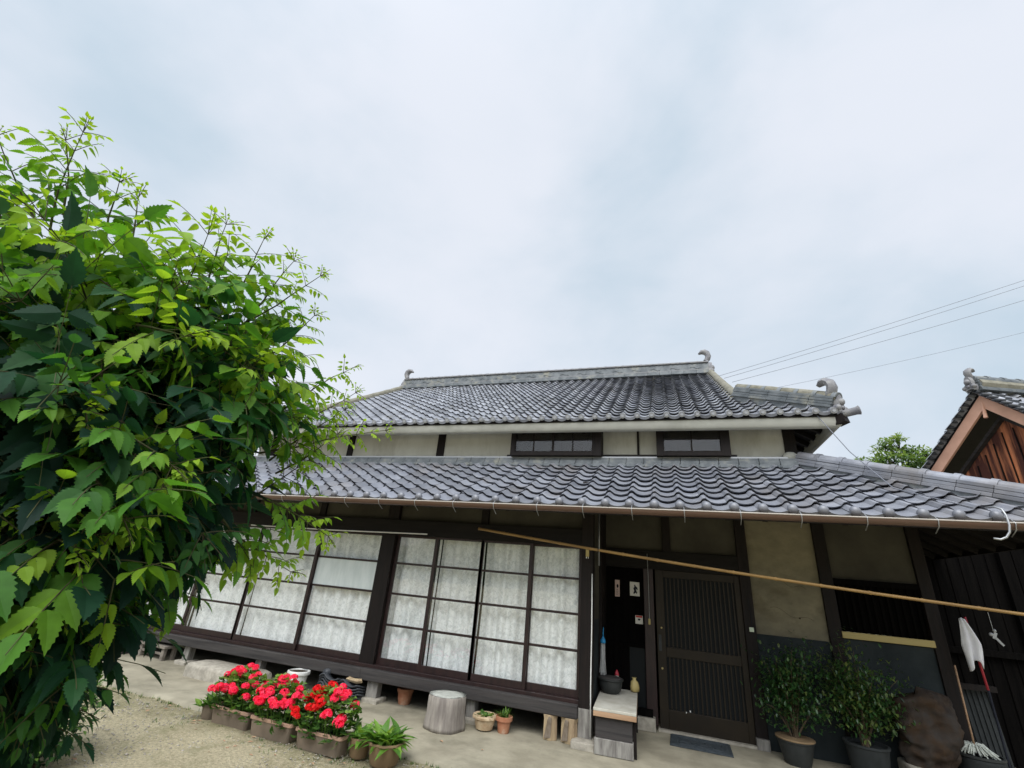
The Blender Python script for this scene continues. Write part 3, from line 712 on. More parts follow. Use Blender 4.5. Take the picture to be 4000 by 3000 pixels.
# main ridge
rb=ridge_stack('main_ridge',uroof,None,(RXL,RY,uz(RY)-.03),(RXR,RY,uz(RY)-.03),.36,2,.055,m='ridge',toprow=False)
s=MB(); s.bar((RXL,RY,uz(RY)+.175),(RXR,RY,uz(RY)+.175),.24,.20); part(s,'ridge_face','ridge',rb)
s=MB()
n=int((RXR-RXL)/.12)
for i in range(n):
    x=RXL+.06+i*.12
    s.tube([(x+.055*math.cos(a),RY-.128,uz(RY)+.262+.04*math.sin(a)) for a in np.linspace(.1,math.pi-.1,7)],.008,5)
for i in range(int((RXR-RXL)/.5)):
    x=RXL+.2+i*.5; s.tube([(x+.25*t,RY-.124,uz(RY)+.16+.03*math.sin(t*6.28)) for t in np.linspace(0,1,9)],.007,5)
part(s,'ridge_relief','ridge',rb,smooth=True)
s=MB(); s.bar((RXL,RY,uz(RY)+.315),(RXR,RY,uz(RY)+.315),.30,.035); s.bar((RXL,RY,uz(RY)+.085),(RXR,RY,uz(RY)+.085),.33,.018); part(s,'ridge_moulding','lichen',rb,bevel=.004)
c=MB(); n=int((RXR-RXL)/.236)
for i in range(n):
    a=RXL+i*(RXR-RXL)/n; b=RXL+(i+1)*(RXR-RXL)/n
    for x0,x1,rr in ((a,b,.085),(b-.05,b+.01,.105)):
        V=[(x,RY+rr*math.cos(t),uz(RY)+.325+rr*.75*math.sin(t)) for x in (x0,x1) for t in np.linspace(0,math.pi,9)]
        c.add(V,[(j,j+1,10+j,9+j) for j in range(8)]+[tuple(range(9))[::-1],tuple(range(9,18))])
autosmooth(part(c,'ridge_cover_tiles','oldtile',rb),40)
for q,x in ((1,RXR),(-1,RXL)):
    s=MB(); ridge_end(s,(x+q*.05,RY,uz(RY)+.0),(q,0,0),.37); autosmooth(part(s,'ridge_end_tile','lichen',uroof),45)
    s=MB(); hook_ornament(s,(x-q*.02,RY,uz(RY)+.38),(-q,0,0),(0,0,1),.33,.12); autosmooth(part(s,'ridge_finial','lichen',uroof),60)
    # verge tiles down the gable edge
    s=MB(); p0=np.array((x+q*.05,RY-.1,uz(RY-.1)+.06)); p1=np.array((x+q*.05,VY+k-.1,uz(VY+k-.1)+.06))
    s.tube(np.linspace(p0,p1,20)+rng.normal(0,.004,(20,3)),.085,8); s.bar(p0-(0,0,.06),p1-(0,0,.06),.22,.10)
    autosmooth(part(s,'verge','mortar',uroof),50)
    g=MB(); g.add([(x,VY+k,uz(VY+k)-.1),(x,ry2-k,uz(VY+k)-.1),(x,RY,uz(RY)-.05)],[(0,1,2)]); g.add([(x-.03*q,VY+k,uz(VY+k)-.1),(x-.03*q,ry2-k,uz(VY+k)-.1),(x-.03*q,RY,uz(RY)-.05)],[(2,1,0)]); part(g,'gable_wall','plaster',uroof)
    # descending corner ridge with its own end tile and finial
    cx=VX1 if q>0 else VX0
    a=np.array((x+q*.03,VY+k-.06,uz(VY+k)+.02)); b=np.array((cx-q*.10,VY+.10,VZ+.10))
    hr=ridge_stack('corner_ridge',uroof,None,a,b,.22,4,.042,.27,.075,'ridge')
    hb=MB(); hb.bar(a-(0,0,.06),b-(0,0,.06),.17,.13); part(hb,'hip_bedding','ridge',hr)
    w=MB(); dd=nz(b-a); sdv=nz(np.cross(dd,(0,0,1))); uu=np.cross(sdv,dd)
    w.tube(np.linspace(a,b,14)+uu*.165+rng.normal(0,.003,(14,3)),.082,8); part(w,'mortar_bed','mortar',hr,smooth=True)
    ou=nz((q,-1,0))
    s=MB(); ridge_end(s,b+ou*.06+np.array([0,0,-.06]),ou,.27); autosmooth(part(s,'corner_end_tile','lichen',hr),45)
    s=MB(); hook_ornament(s,b-ou*.02+np.array([0,0,.21]),-ou,(0,0,1),.27,.12); autosmooth(part(s,'corner_finial','lichen',hr),60)
    s=MB(); t0=b+ou*.02+np.array([0,0,-.10]); t1=t0+nz((q*1.0,-.55,.12))*.26
    s.tube([t0,t1-nz(t1-t0)*.04,t1],[.052,.054,.066],14); s.tube([t1,t1+nz(t1-t0)*.008],[.05,.05],12); autosmooth(part(s,'corner_cylinder_tile','lichen',hr),45)

# ---- ground floor: veranda
GY=6.42
LTOP,LBOT=2.38,2.16
s=MB(); s.span(-9.6,-1.02,GY+.06,GY+.16,LTOP-.02,3.02); part(s,'wall_above_veranda','shadedplaster')
s=MB(); s.span(-9.6,-1.10,GY-.05,GY+.14,LBOT,LTOP); part(s,'veranda_lintel','woodx',bevel=.006)
for x,w in ((-2.56,.11),(-5.5,.11),(-7.0,.11),(-8.4,.11)):
    s=MB(); s.span(x-w/2,x+w/2,GY+.02,GY+.10,LTOP,3.0); part(s,'upper_strut','wood')
for x0,x1 in ((-4.22,-3.98),(-9.16,-9.0)):
    s=MB(); s.span(x0,x1,GY-.045,GY+.13,.40,LBOT); s.span(x0+.02,x1-.02,GY-.01,GY+.12,LTOP,3.0); part(s,'veranda_post','wood',bevel=.006)
s=MB(); s.span(-1.10,-.945,GY-.075,GY+.085,.27,3.02); s.span(-1.095,-.95,GY-.07,GY+.08,.075,.27)
cp=part(s,'corner_post','wood',bevel=.007)
s=MB(); s.span(-1.103,-.942,GY-.078,GY+.088,.075,.36); part(s,'bleached_foot','greypost',cp,bevel=.006)
s=MB(); s.span(-9.2,-1.10,GY-.06,GY+.14,.385,.43); part(s,'threshold','frame',bevel=.004)
s=MB(); s.span(-9.2,-4.1,GY-.13,GY+.10,.255,.385); s.span(-4.1,-1.10,GY-.135,GY+.10,.25,.388); part(s,'sill_beam','sillwood',bevel=.012)
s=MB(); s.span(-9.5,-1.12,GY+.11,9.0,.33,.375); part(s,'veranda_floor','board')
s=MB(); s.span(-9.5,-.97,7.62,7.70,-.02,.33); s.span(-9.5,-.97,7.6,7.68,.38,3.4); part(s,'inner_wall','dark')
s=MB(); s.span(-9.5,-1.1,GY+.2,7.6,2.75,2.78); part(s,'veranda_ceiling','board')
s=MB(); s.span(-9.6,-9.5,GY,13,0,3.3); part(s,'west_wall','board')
for x,w in ((-8.9,.12),(-7.42,.11),(-5.94,.11),(-3.92,.17),(-2.46,.12)):
    s=MB(); s.span(x-w/2,x+w/2,GY-.06,GY+.06,.04,.25); part(s,'floor_post','greypost',bevel=.005)
    s=MB(); s.box((x,GY+.0,.02),(w+.12,.26,.07)); part(s,'foundation_stone','stone',bevel=.015)
s=MB(); s.box((-1.02,GY+.0-.08,.035),(.27,.32,.085)); part(s,'foundation_stone','stone',bevel=.015)
# glazed sliding doors
def sliding(x0,x1,y,name='sliding_door'):
    f=MB(); st=.048; z0,z1=.43,2.16
    f.span(x0,x0+st,y-.015,y+.015,z0,z1); f.span(x1-st,x1,y-.015,y+.015,z0,z1)
    f.span(x0+st,x1-st,y-.014,y+.014,z0,.51); f.span(x0+st,x1-st,y-.014,y+.014,2.13,z1)
    fo=part(f,name,'frame',bevel=.003)
    for z in (.925,1.335,1.755): b=MB(); b.span(x0+st,x1-st,y-.012,y+.012,z-.015,z+.015); part(b,'glazing_bar','frame',fo,bevel=.002)
    for a,c in ((.51,.91),(.94,1.32),(1.35,1.74),(1.77,2.13)):
        p=MB(); p.span(x0+st,x1-st,y-.002,y+.002,a,c); fz=(abs(x1+4.22)<.01 and a==1.35)
        pp=part(p,'pane','frosted' if fz else 'glass',fo)
        if fz: pp['label']='frosted pane that blurs the curtain'
    return fo
for i,(x0,x1) in enumerate(((-3.98,-3.255),(-3.305,-2.515),(-2.565,-1.785),(-1.825,-1.10))): sliding(x0,x1,GY+(.045 if i in (0,3) else .0))
for i,(x0,x1) in enumerate(((-9.0,-7.74),(-7.79,-6.60),(-6.66,-5.38),(-5.43,-4.22))): sliding(x0,x1,GY+(.045 if i in (0,3) else .0))
# return wall by the entrance
s=MB(); s.span(-1.0,-.97,GY+.09,7.1,1.28,3.1); rw=part(s,'return_wall','shadedplaster')
s=MB(); s.span(-1.0,-.968,GY+.09,7.1,.06,1.28); part(s,'return_wainscot','wainscot',bevel=.003)
s=MB(); s.span(-1.03,-.93,7.1,7.6,.05,3.2); part(s,'return_post','wood',bevel=.006)
s=MB(); s.tube([(-.955,GY-.08,1.83),(-.952,GY-.082,1.2),(-.957,GY-.084,.6),(-.953,GY-.08,.1)],.008,6); part(s,'wall_cable','white',cp,smooth=True)
s=MB(); s.tube([(-.93,GY+.36,2.75),(-.93,GY+.36,1.95)],.012,8); part(s,'conduit','galv',rw,smooth=True)

# ---- entrance wall
WY=7.6
s=MB()
s.span(-.97,1.0,WY+.03,WY+.13,2.25,3.6); ew=part(s,'wall_above_entrance','shadedplaster')
s=MB(); s.span(-.97,.93,WY-.03,WY+.12,1.985,2.25); part(s,'entrance_lintel','woodx',bevel=.006)
for x0,x1,z0 in ((-.09,.03,2.25),(.93,1.07,.05),(1.92,2.07,.05),(3.01,3.15,.02)):
    s=MB(); s.span(x0,x1,WY-.03,WY+.12,z0,3.55); part(s,'entrance_post','wood',bevel=.007)
s=MB(); s.box((1.0,WY-.03,.06),(.15,.10,.12)); part(s,'bleached_post_foot','greypost',bevel=.008)
s=MB(); s.span(1.0,1.95,WY+.02,WY+.11,1.28,3.6); ap=part(s,'aged_plaster_panel','oldplaster')
s=MB()
for (a,b,c) in ((.18,1.62,.5),(.25,2.0,.4)): s.tube([(1.1+a+t*c,WY+.018,b-.13*t+.03*math.sin(t*9)) for t in np.linspace(0,1,12)],.0016,4)
s.ball((1.62,WY+.02,1.52),.011); part(s,'plaster_cracks','soil',ap)
s=MB(); s.span(1.07,1.92,WY+.0,WY+.10,.0,1.28); s.span(2.07,3.01,WY+.0,WY+.10,.0,1.34); part(s,'wainscot','wainscot',bevel=.004)
s=MB(); s.span(2.07,3.01,WY+.02,WY+.11,2.05,3.55); part(s,'plaster_panel','shadedplaster')
s=MB(); s.span(2.07,3.01,WY-.02,WY+.1,1.985,2.05); s.span(2.07,3.01,WY+.06,WY+.1,1.42,1.985)
for i in range(12): s.span(2.10+i*.078,2.13+i*.078,WY+.03,WY+.06,1.42,1.985)
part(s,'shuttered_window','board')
s=MB(); s.span(2.06,3.02,WY-.05,WY+.05,1.345,1.42); part(s,'yellowed_sill','yellow',bevel=.005)
# boarded side panel and post left of the door
s=MB(); s.span(-.93,-.38,WY+.03,WY+.06,.12,1.985)
for i in range(5): s.span(-.93+i*.11,-.925+i*.11,WY+.024,WY+.034,.12,1.985)
s.span(-.93,-.38,WY+.01,WY+.05,.93,.965); s.span(-.93,-.38,WY+.0,WY+.07,.12,.2); bp=part(s,'boarded_panel','board')
s=MB(); s.span(-.60,-.385,WY+.022,WY+.03,.22,.93); part(s,'dull_pane','doorglass',bp)
s=MB(); s.span(-.38,-.24,WY-.04,WY+.10,.05,1.99); part(s,'door_post','frame',bevel=.006)
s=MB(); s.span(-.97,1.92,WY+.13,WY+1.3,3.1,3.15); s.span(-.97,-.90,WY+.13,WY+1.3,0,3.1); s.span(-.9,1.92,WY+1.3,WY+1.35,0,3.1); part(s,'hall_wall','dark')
# lattice door
DY=WY+.04
f=MB(); f.span(-.215,-.10,DY-.03,DY+.02,.03,1.985); f.span(.855,.93,DY-.03,DY+.02,.03,1.985); f.span(-.10,.855,DY-.03,DY+.02,1.89,1.985); f.span(-.10,.855,DY-.03,DY+.02,.03,.25)
dr=part(f,'entrance_door','bronze',bevel=.004)
s=MB(); s.span(-.10,.855,DY-.028,DY+.018,.865,.985); part(s,'mid_rail','bronze',dr,bevel=.004)
for i in range(17):
    pass
s=MB()
for i in range(17):
    x=-.10+.0553*(i+.75)
    s.span(x-.009,x+.009,DY-.022,DY+.0,.25,.865); s.span(x-.009,x+.009,DY-.022,DY+.0,.985,1.89)
part(s,'lattice','bronze',dr)
s=MB(); s.span(-.10,.855,DY+.004,DY+.010,.25,1.89); part(s,'door_pane','doorglass',dr)
s=MB(); s.span(-.195,-.155,DY-.038,DY-.03,.93,1.13); part(s,'pull_plate','iron',dr)
s=MB(); s.tube([(-.16,DY-.045,.72),(-.16,DY-.03,.72)],.013,10); s.tube([(-.15,DY-.045,1.22),(-.15,DY-.03,1.22)],.012,10); part(s,'lock_cylinder','yellow',dr)
s=MB(); s.box((.17,DY-.028,.27),(.015,.01,.018)); s.box((.12,DY-.028,.25),(.012,.01,.014)); part(s,'door_sticker','white',dr)
s=MB(); s.span(-.24,.95,WY-.06,WY+.12,0,.03); part(s,'door_track','stone')
# east side of the house, boarded and dark
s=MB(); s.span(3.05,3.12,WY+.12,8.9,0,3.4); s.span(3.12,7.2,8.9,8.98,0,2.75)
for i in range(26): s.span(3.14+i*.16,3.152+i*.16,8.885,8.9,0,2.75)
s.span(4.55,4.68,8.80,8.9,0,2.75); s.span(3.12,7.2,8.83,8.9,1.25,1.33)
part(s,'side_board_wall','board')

# ------------------------------------------------------------------ lace curtains
def curtain(x0,x1,y,label):
    nx=110; V=[]; ph=random.random()*6; zs=[.455,.47,.9,1.4,1.9,2.22]
    fr=random.uniform(26,32)
    gap=random.uniform(.3,.7)
    for z in zs:
        for i in range(nx+1):
            t=i/nx; x=x0+(x1-x0)*t
            f1=math.sin(x*fr+ph+.25*math.sin(z*2+x*3)+.8*math.sin(x*5+ph)); sw=.034*(abs(f1)**.7*(1 if f1>0 else -1))+.016*math.sin(x*fr*.43+1.7*ph)+.005*math.sin(x*70+z)
            V.append((x+.006*math.sin(z*3+x*11),y+sw*(1.15-.25*z/2.2),z))
    s=MB(); n=nx+1
    s.add([(a-(x0+x1)/2,b-y,c-.45) for a,b,c in V],[(j*n+i,j*n+i+1,(j+1)*n+i+1,(j+1)*n+i) for j in range(len(zs)-1) for i in range(nx)])
    h=MB(); 
    o=s.build('lace_curtain','lace',smooth=True); o.location=((x0+x1)/2,y,.45)
    tag(o,label,'curtain','white lace curtains behind the veranda doors'); return o
CL=['white lace curtain behind the glass panel that touches the corner post by the bench',
    'white lace curtain second from the corner post in the narrow veranda panels',
    'white lace curtain in the narrow veranda panels, second from the thick middle post',
    'white lace curtain behind the narrow glass panel just right of the thick middle post',
    'white lace curtain behind the wide glass panel just left of the thick middle post',
    'white lace curtain behind the wide glass panel above the white pot',
    'white lace curtain behind the wide glass panel half hidden by the drooping vine leaves',
    'white lace curtain at the far left end of the veranda, mostly hidden by the vine']
XS=[(-1.80,-1.05),(-2.53,-1.81),(-3.27,-2.54),(-4.02,-3.28),(-5.40,-4.15),(-6.62,-5.41),(-7.76,-6.64),(-9.05,-7.78)]
for (a,b),l in zip(XS,CL): curtain(a,b,GY+.16,l)

# ------------------------------------------------------------------ poles, cords, notices
def bamboo_pole():
    p=np.array((-.4104*6.1,6.1,1.7+.096*6.1)); q=np.array((.5254*5.6,5.6,1.7+.0176*5.6)); d=nz(q-p); q=q+d*.9
    t=thing('bamboo_pole','long dry bamboo pole slung at a slant under the lower eave','pole',tuple(p))
    L=np.linalg.norm(q-p); s=MB(); n=16; pts=[];rr=[]
    for i in range(n):
        for f,r_ in ((0,.0215),(.04,.0175),(.96,.0175),(.985,.0215)):
            pts.append(d*L*(i+f)/n+np.array([0,0,-.05*math.sin(math.pi*(i+f)/n)])); rr.append(r_*(1-.25*i/n))
    s.tube(pts,rr,10); s.build('culm','bamboo',t,smooth=True)
    s=MB()
    for f in (.265,.93):
        c=d*L*f+np.array([0,0,-.05*math.sin(math.pi*f)]); s.tube([c+np.array([0,.02*math.cos(a),.024*math.sin(a)]) for a in np.linspace(0,6.28,12)],.005,5,cap=False)
        s.tube([c+np.array([0,0,.02]),c+np.array([0,.05,2.62-p[2]-c[2]])],.004,5)
    s.build('hanging_cord','ink',t)
bamboo_pole()
s=MB(); a=np.array((-1.0798*6.25,6.25,1.7+.072*6.25)); b=np.array((-.5399*6.2,6.2,1.7+.0769*6.2)); s.tube([a*0,(b-a)*.5+np.array([0,0,-.012]),b-a],.009,8)
o=s.build('laundry_rod','white',smooth=True); o.location=a; tag(o,'thin white laundry rod along the top of the left veranda doors','rod')
def sheet(name,x0,x1,z0,z1,label,cat,m='paper',y=WY+.018):
    t=thing(name,label,cat,((x0+x1)/2,y,z0)); s=MB(); s.box((0,0,(z1-z0)/2),(x1-x0,.004,z1-z0)); s.build('sheet',m,t); return t
t=sheet('paper_charm',-.80,-.73,1.57,1.80,'narrow pale paper charm with rounded top beside the entrance','paper charm','pink')
s=MB(); s.prism([(-.012,.15),(.0,.175),(.015,.165),(.02,.14),(.005,.115),(-.008,.13)],(0,-.003,0),(1,0,0),(0,0,1),(0,-.002,0))
for i in range(4): s.tube([(-.015,-.004,.02+.022*i),(.0,-.004,.032+.022*i),(.016,-.004,.018+.022*i)],.0022,4)
s.build('printed_figure','ink',t)
t=sheet('ink_print',-.58,-.44,1.60,1.79,'square white paper print of a dark ink figure beside the entrance','print')
s=MB(); s.prism([(-.022,.035),(-.008,.07),(-.02,.10),(-.005,.125),(-.008,.15),(.008,.155),(.014,.135),(.035,.12),(.045,.09),(.03,.085),(.018,.10),(.022,.07),(.036,.05),(.028,.03),(.01,.045),(-.01,.025)],(0,-.003,0),(1,0,0),(0,0,1),(0,-.002,0)); s.build('ink_figure','ink',t)
t=sheet('warning_notice',-.51,-.405,1.235,1.345,'small white notice with a red heading and black mark beside the door post','notice')
s=MB(); s.box((0,-.004,.095),(.09,.002,.024)); s.build('red_heading','redink',t)
s=MB(); s.prism([(-.02,.06),(-.012,.048),(0,.042),(.012,.05),(.022,.062),(.01,.068),(-.01,.068)],(0,-.003,0),(1,0,0),(0,0,1),(0,-.002,0)); s.build('black_mark','ink',t)
t=thing('pull_cord','thin pull cord ending in a small yellow switch beside the door','pull cord',(-.31,WY-.07,1.25))
s=MB(); s.tube([(0,0,.06),(.004,0,.5),(-.003,.01,.95)],.004,6); s.build('cord','galv',t)
s=MB(); s.box((0,0,.035),(.032,.022,.075)); s.build('switch','yellow',t,bevel=.005)
t=thing('post_tag','yellowed plastic tag hanging high on the corner post','tag',(-1.02,GY-.083,2.03))
s=MB(); s.box((0,0,.06),(.045,.012,.11)); s.build('plate','yellow',t,bevel=.004)
s=MB(); s.box((-.012,0,-.008),(.008,.008,.022)); s.box((.012,0,-.008),(.008,.008,.022)); s.build('prongs','white',t)
t=thing('wall_switch','small pale green switch box on the post right of the door','switch box',(1.01,WY-.045,1.295))
s=MB(); s.box((0,0,.03),(.055,.03,.055)); s.build('case','palegreen',t,bevel=.004)
s=MB(); s.tube([(0.01,0,.055),(.012,.005,.2),(.0,.01,.42)],.003,5); s.build('lead','ink',t)

# ------------------------------------------------------------------ bench corner
t=thing('bench','low bench with worn pale top and tan edge against the corner post','bench',(-.69,6.75,0),R(3))
s=MB(); s.box((0,0,.425),(.47,1.25,.03)); s.build('top','bench',t,bevel=.006)
s=MB(); s.box((0,-.61,.385),(.47,.03,.05)); s.box((.22,.015,.385),(.03,1.215,.05)); s.box((-.22,.015,.385),(.03,1.215,.05)); s.build('apron','benchedge',t,bevel=.004)
for x in (-.212,.212):
    for y in (-.50,.55):
        s=MB(); s.box((x,y,.18),(.036,.05,.36)); s.build('leg','wood',t,bevel=.004)
t=thing('wooden_box','dark wooden box with a bleached lower board standing under the bench','box',(-.68,6.32,.004),R(3))
s=MB(); s.box((0,.1,.255),(.40,.5,.205)); s.build('carcass','sillwood',t,bevel=.005)
s=MB(); s.box((0,.095,.078),(.42,.53,.148)); s.build('lower_board','greypost',t,bevel=.005); 
t=thing('iron_pot','black iron cauldron standing on the bench','pot',(-.80,7.0,.442))
s=MB(); s.lathe([(.01,.0),(.09,.0),(.125,.03),(.145,.09),(.150,.14),(.165,.15),(.165,.165),(.14,.168)],24); autosmooth(s.build('bowl','iron',t),40)
s=MB(); s.lathe([(.155,.166),(.14,.176),(.05,.182),(.0001,.184)],24); s.build('lid','sillwood',t,smooth=True)
t=thing('string_duster','duster of long grey-white strands with a blue head, hanging on the return wall','duster',(-.90,7.02,.62))
s=MB(); s.lathe([(.005,.46),(.012,.44),(.032,.41),(.036,.385),(.03,.37)],12); s.tube([(0,0,.45),(.003,0,.56)],[.008,.005],7); s.build('head','blue',t,smooth=True)
s=MB()
for i in range(46):
    a=random.random()*6.28; r=random.uniform(.008,.03); q=random.uniform(1.1,1.7); s.tube([(r*math.cos(a),r*math.sin(a),.38),(r*1.1*math.cos(a),r*1.1*math.sin(a),.2),(r*q*math.cos(a+.1),r*q*math.sin(a+.1),random.uniform(0,.05))],.0022,4)
s.build('strands','yarn',t)
t=thing('figurine','tiny figurine with a red cap standing behind the iron pot','figurine',(-.745,7.26,.442))
s=MB(); s.lathe([(.02,0),(.032,.01),(.03,.06),(.022,.11),(.016,.13)],12); s.tube([(-.02,-.005,.115),(-.034,-.02,.085),(-.02,-.032,.07)],.008,7); s.tube([(.02,-.005,.115),(.034,-.02,.085),(.02,-.032,.07)],.008,7); s.build('body','white',t,smooth=True)
s=MB(); s.ball((0,0,.155),.026,12,8); s.ball((0,-.026,.153),.005,6,4); s.build('head','paper',t,smooth=True)
s=MB(); s.lathe([(.03,.165),(.028,.185),(.018,.21),(.003,.235)],12); s.build('cap','red',t,smooth=True)
t=thing('yellow_pouch','crumpled yellow pouch at the back end of the bench','pouch',(-.52,7.30,.442),R(10))
s=MB(); s.lathe([(.02,0),(.055,.01),(.06,.06),(.045,.12),(.02,.14),(.03,.165)],14,wob=lambda i,a:1+.12*math.sin(3*a+i)); s.build('pouch','yellow',t,smooth=True)
t=thing('concrete_block','pale concrete step block on the floor left of the entrance door','block',(-.40,7.50,.004),R(2))
s=MB(); s.box((0,0,.075),(.26,.16,.15)); s.build('block','stone',t,bevel=.012)
s=MB(); s.box((0,.02,.19),(.20,.12,.075)); s.build('upper_brick','board',t,bevel=.006)
t=thing('doormat','dark blue-grey rubber doormat lying before the entrance door','doormat',(.255,7.24,.006),R(-1))
s=MB(); s.box((0,0,.006),(.70,.48,.012)); s.build('base','mat',t,bevel=.004)
s=MB()
for i in range(3):
    d=.02+.045*i; 
    for q in (-1,1): s.box((0,q*(.24-d),.015),(.70-2*d,.014,.008)); s.box((q*(.35-d),0,.015),(.014,.48-2*d-.014,.008))
for i in range(5): s.box((-.2+.1*i,0,.015),(.05,.16,.008),rz=R(35 if i%2 else -35))
s.build('raised_pattern','mat',t,bevel=.002)

# ------------------------------------------------------------------ things along the veranda
t=thing('tree_stump','thick weathered tree stump seat standing on the concrete','stump',(-2.62,5.98,.004))
s=MB(); ph=[random.random()*6 for _ in range(4)]
wob=lambda i,a: 1+.035*math.sin(3*a+ph[0])+.02*math.sin(7*a+ph[1])+.012*math.sin(13*a+ph[2]+i)+(.05*max(0,math.sin(2*a+ph[3])) if i<2 else 0)
s.lathe([(.238,0),(.236,.04),(.230,.15),(.228,.25),(.222,.325),(.212,.338)],40,wob=wob); s.build('trunk','stump',t,smooth=True)
s=MB(); s.lathe([(.213,.339),(.12,.345),(.0001,.345)],40,wob=wob); s.build('sawn_top','stumptop',t,smooth=True)
def leafblade(L,Wd,n=5,curl=.35,fold=.25):
    V=[];F=[]
    for i in range(n+1):
        t=i/n; w=Wd*math.sin(math.pi*min(1,t**.8))*.5*(1 if i<n else 0); z=-curl*L*t*t; x=L*(t-.12*curl*t*t)
        V+=[(x,-w,z+fold*w),(x,0,z),(x,w,z+fold*w)]
    for i in range(n):
        a=3*i; F+=[(a,a+3,a+4,a+1),(a+1,a+4,a+5,a+2)]
    return np.array(V),F
def frame(d,upv):
    d=nz(d); s_=nz(np.cross(upv,d)); u=np.cross(d,s_); return np.stack([d,s_,u],1)
BL=leafblade(1,.34,5,.55,.3); BLW=leafblade(1,.62,4,.3,.25)
def tuft(s,c,n,L,sp,elev,tmpl=BL,a=(0,1)):
    for i in range(n):
        an=random.random()*6.28; el=random.uniform(*elev); d=np.array([math.cos(an)*math.cos(el),math.sin(an)*math.cos(el),math.sin(el)])
        b=np.array(c)+np.array([random.uniform(-sp,sp),random.uniform(-sp,sp),0]); l=L*random.uniform(.6,1.15)
        s.add(b+(tmpl[0]*l)@frame(d,(0,0,1.01)).T,tmpl[1],random.uniform(*a))
def geraniumleaf():
    V=[(0,0,0)];F=[];n=11
    for i in range(n):
        a=-2.6+5.2*i/(n-1); r=.5*(1+.10*math.cos(7*a)); V.append((.5*.9+r*math.cos(a)-.45+.0,r*math.sin(a),.10*math.cos(2*a)+.08))
    for i in range(1,n): F.append((0,i,i+1))
    return np.array(V),F
GL=geraniumleaf()
def rosette_leaf(s,c,d,sz,a): s.add(np.array(c)+(GL[0]*sz)@frame(d,(0.01,0,1)).T,GL[1],a)
def flower_head_mesh(m,seed):
    r_=random.Random(seed); s=MB()
    for i in range(26):
        th=r_.uniform(0,6.28); ph=math.acos(r_.uniform(-.25,1)); n=np.array([math.sin(ph)*math.cos(th),math.sin(ph)*math.sin(th),math.cos(ph)*.85])
        c=n*.036*r_.uniform(.8,1.08); fr=frame(np.cross(nz(n),(.3,.5,.8)),n); col=r_.random()
        for k in range(5):
            a=k*1.2566+r_.random()*.4; ca,sa=math.cos(a),math.sin(a); P=np.array([(0,0,0),(.010*ca-.007*sa,.010*sa+.007*ca,.004),(.019*ca,.019*sa,.002),(.010*ca+.007*sa,.010*sa-.007*ca,.004)])
            s.add(c+P@fr.T,[(0,1,2,3)],min(1,max(0,col+r_.uniform(-.2,.2))))
    me=s.build('tmp',m).data; o=bpy.data.objects['tmp']; bpy.data.objects.remove(o); return me
FH={m:[flower_head_mesh(m,i) for i in range(4)] for m in ('petal','petalred')}
def planter(label,cx,cy,rz,heads,lean=0.):
    t=thing('geranium_planter',label,'flower planter',(cx,cy,-.03),rz,'geranium planters along the concrete edge')
    s=MB(); L,Wd,H=.58,.21,.17
    def ring(l,w,z,n=6,rc=.035):
        P=[]
        for qx,qy,a0 in ((1,1,0),(-1,1,90),(-1,-1,180),(1,-1,270)):
            for i in range(n): a=R(a0+90*i/(n-1)); P.append((qx*(l/2-rc)+rc*math.cos(a),qy*(w/2-rc)+rc*math.sin(a),z))
        return P
    rings=[ring(L-.07,Wd-.05,0),ring(L-.03,Wd-.02,H-.03),ring(L-.05,Wd-.04,H-.04)]
    V=[p for r_ in rings for p in r_]; n=24; s.add(V,[(i*n+j,i*n+(j+1)%n,(i+1)*n+(j+1)%n,(i+1)*n+j) for i in range(2) for j in range(n)]+[tuple(range(n))[::-1],tuple(range(2*n,3*n))]); autosmooth(s.build('trough','planter',t),40)
    s=MB(); rings=[ring(L-.028,Wd-.018,H-.03),ring(L,Wd,H-.028),ring(L,Wd,H-.005),ring(L-.012,Wd-.012,H),ring(L-.05,Wd-.05,H-.002),ring(L-.052,Wd-.052,H-.03)]
    V=[p for r_ in rings for p in r_]; s.add(V,[(i*n+j,i*n+(j+1)%n,(i+1)*n+(j+1)%n,(i+1)*n+j) for i in range(5) for j in range(n)]); autosmooth(s.build('lip','planterlip',t),40)
    s=MB(); s.box((0,0,H-.025),(L-.06,Wd-.055,.02)); s.build('soil','soil',t)
    s=MB(); st=MB()
    for i in range(520):
        x=random.gauss(0,.15); x=max(-.31,min(.31,x*1.25)); y=random.gauss(0,.075); top=.19+.19*(1-(x/.36)**2)*(1-min(1,abs(y)/.22)**2)
        z=H+random.uniform(-.03,top) if abs(y)<.12 else H+random.uniform(-.07,top*.6)
        d=nz((x*1.2+random.gauss(0,.4),y*2.5+random.gauss(0,.4)-.15,random.uniform(-.25,.5)))
        rosette_leaf(s,(x,y,z),d,random.uniform(.05,.085),min(1,max(0,random.gauss(.25+1.8*(z-H),.2))))
    s.build('foliage','gleaf',t)
    for (x,y,z,kind) in heads:
        q=MB(); q.tube([(x*.75,y*.6,H-.02),(x*.9,y*.9,z*.6+.06),(x,y,z)],.003,5); st.add(np.concatenate(q.v),q.f)
        h=bpy.data.objects.new('flower_head',FH[kind][random.randrange(4)]); COL.objects.link(h); h.parent=t; h.location=(x,y,z); h.rotation_euler=(random.uniform(-.5,.3),random.uniform(-.3,.3),random.random()*6); k=random.uniform(.85,1.3); h.scale=(k,k,k*.9)
    st.build('flower_stems','gleaf',t)
    return t
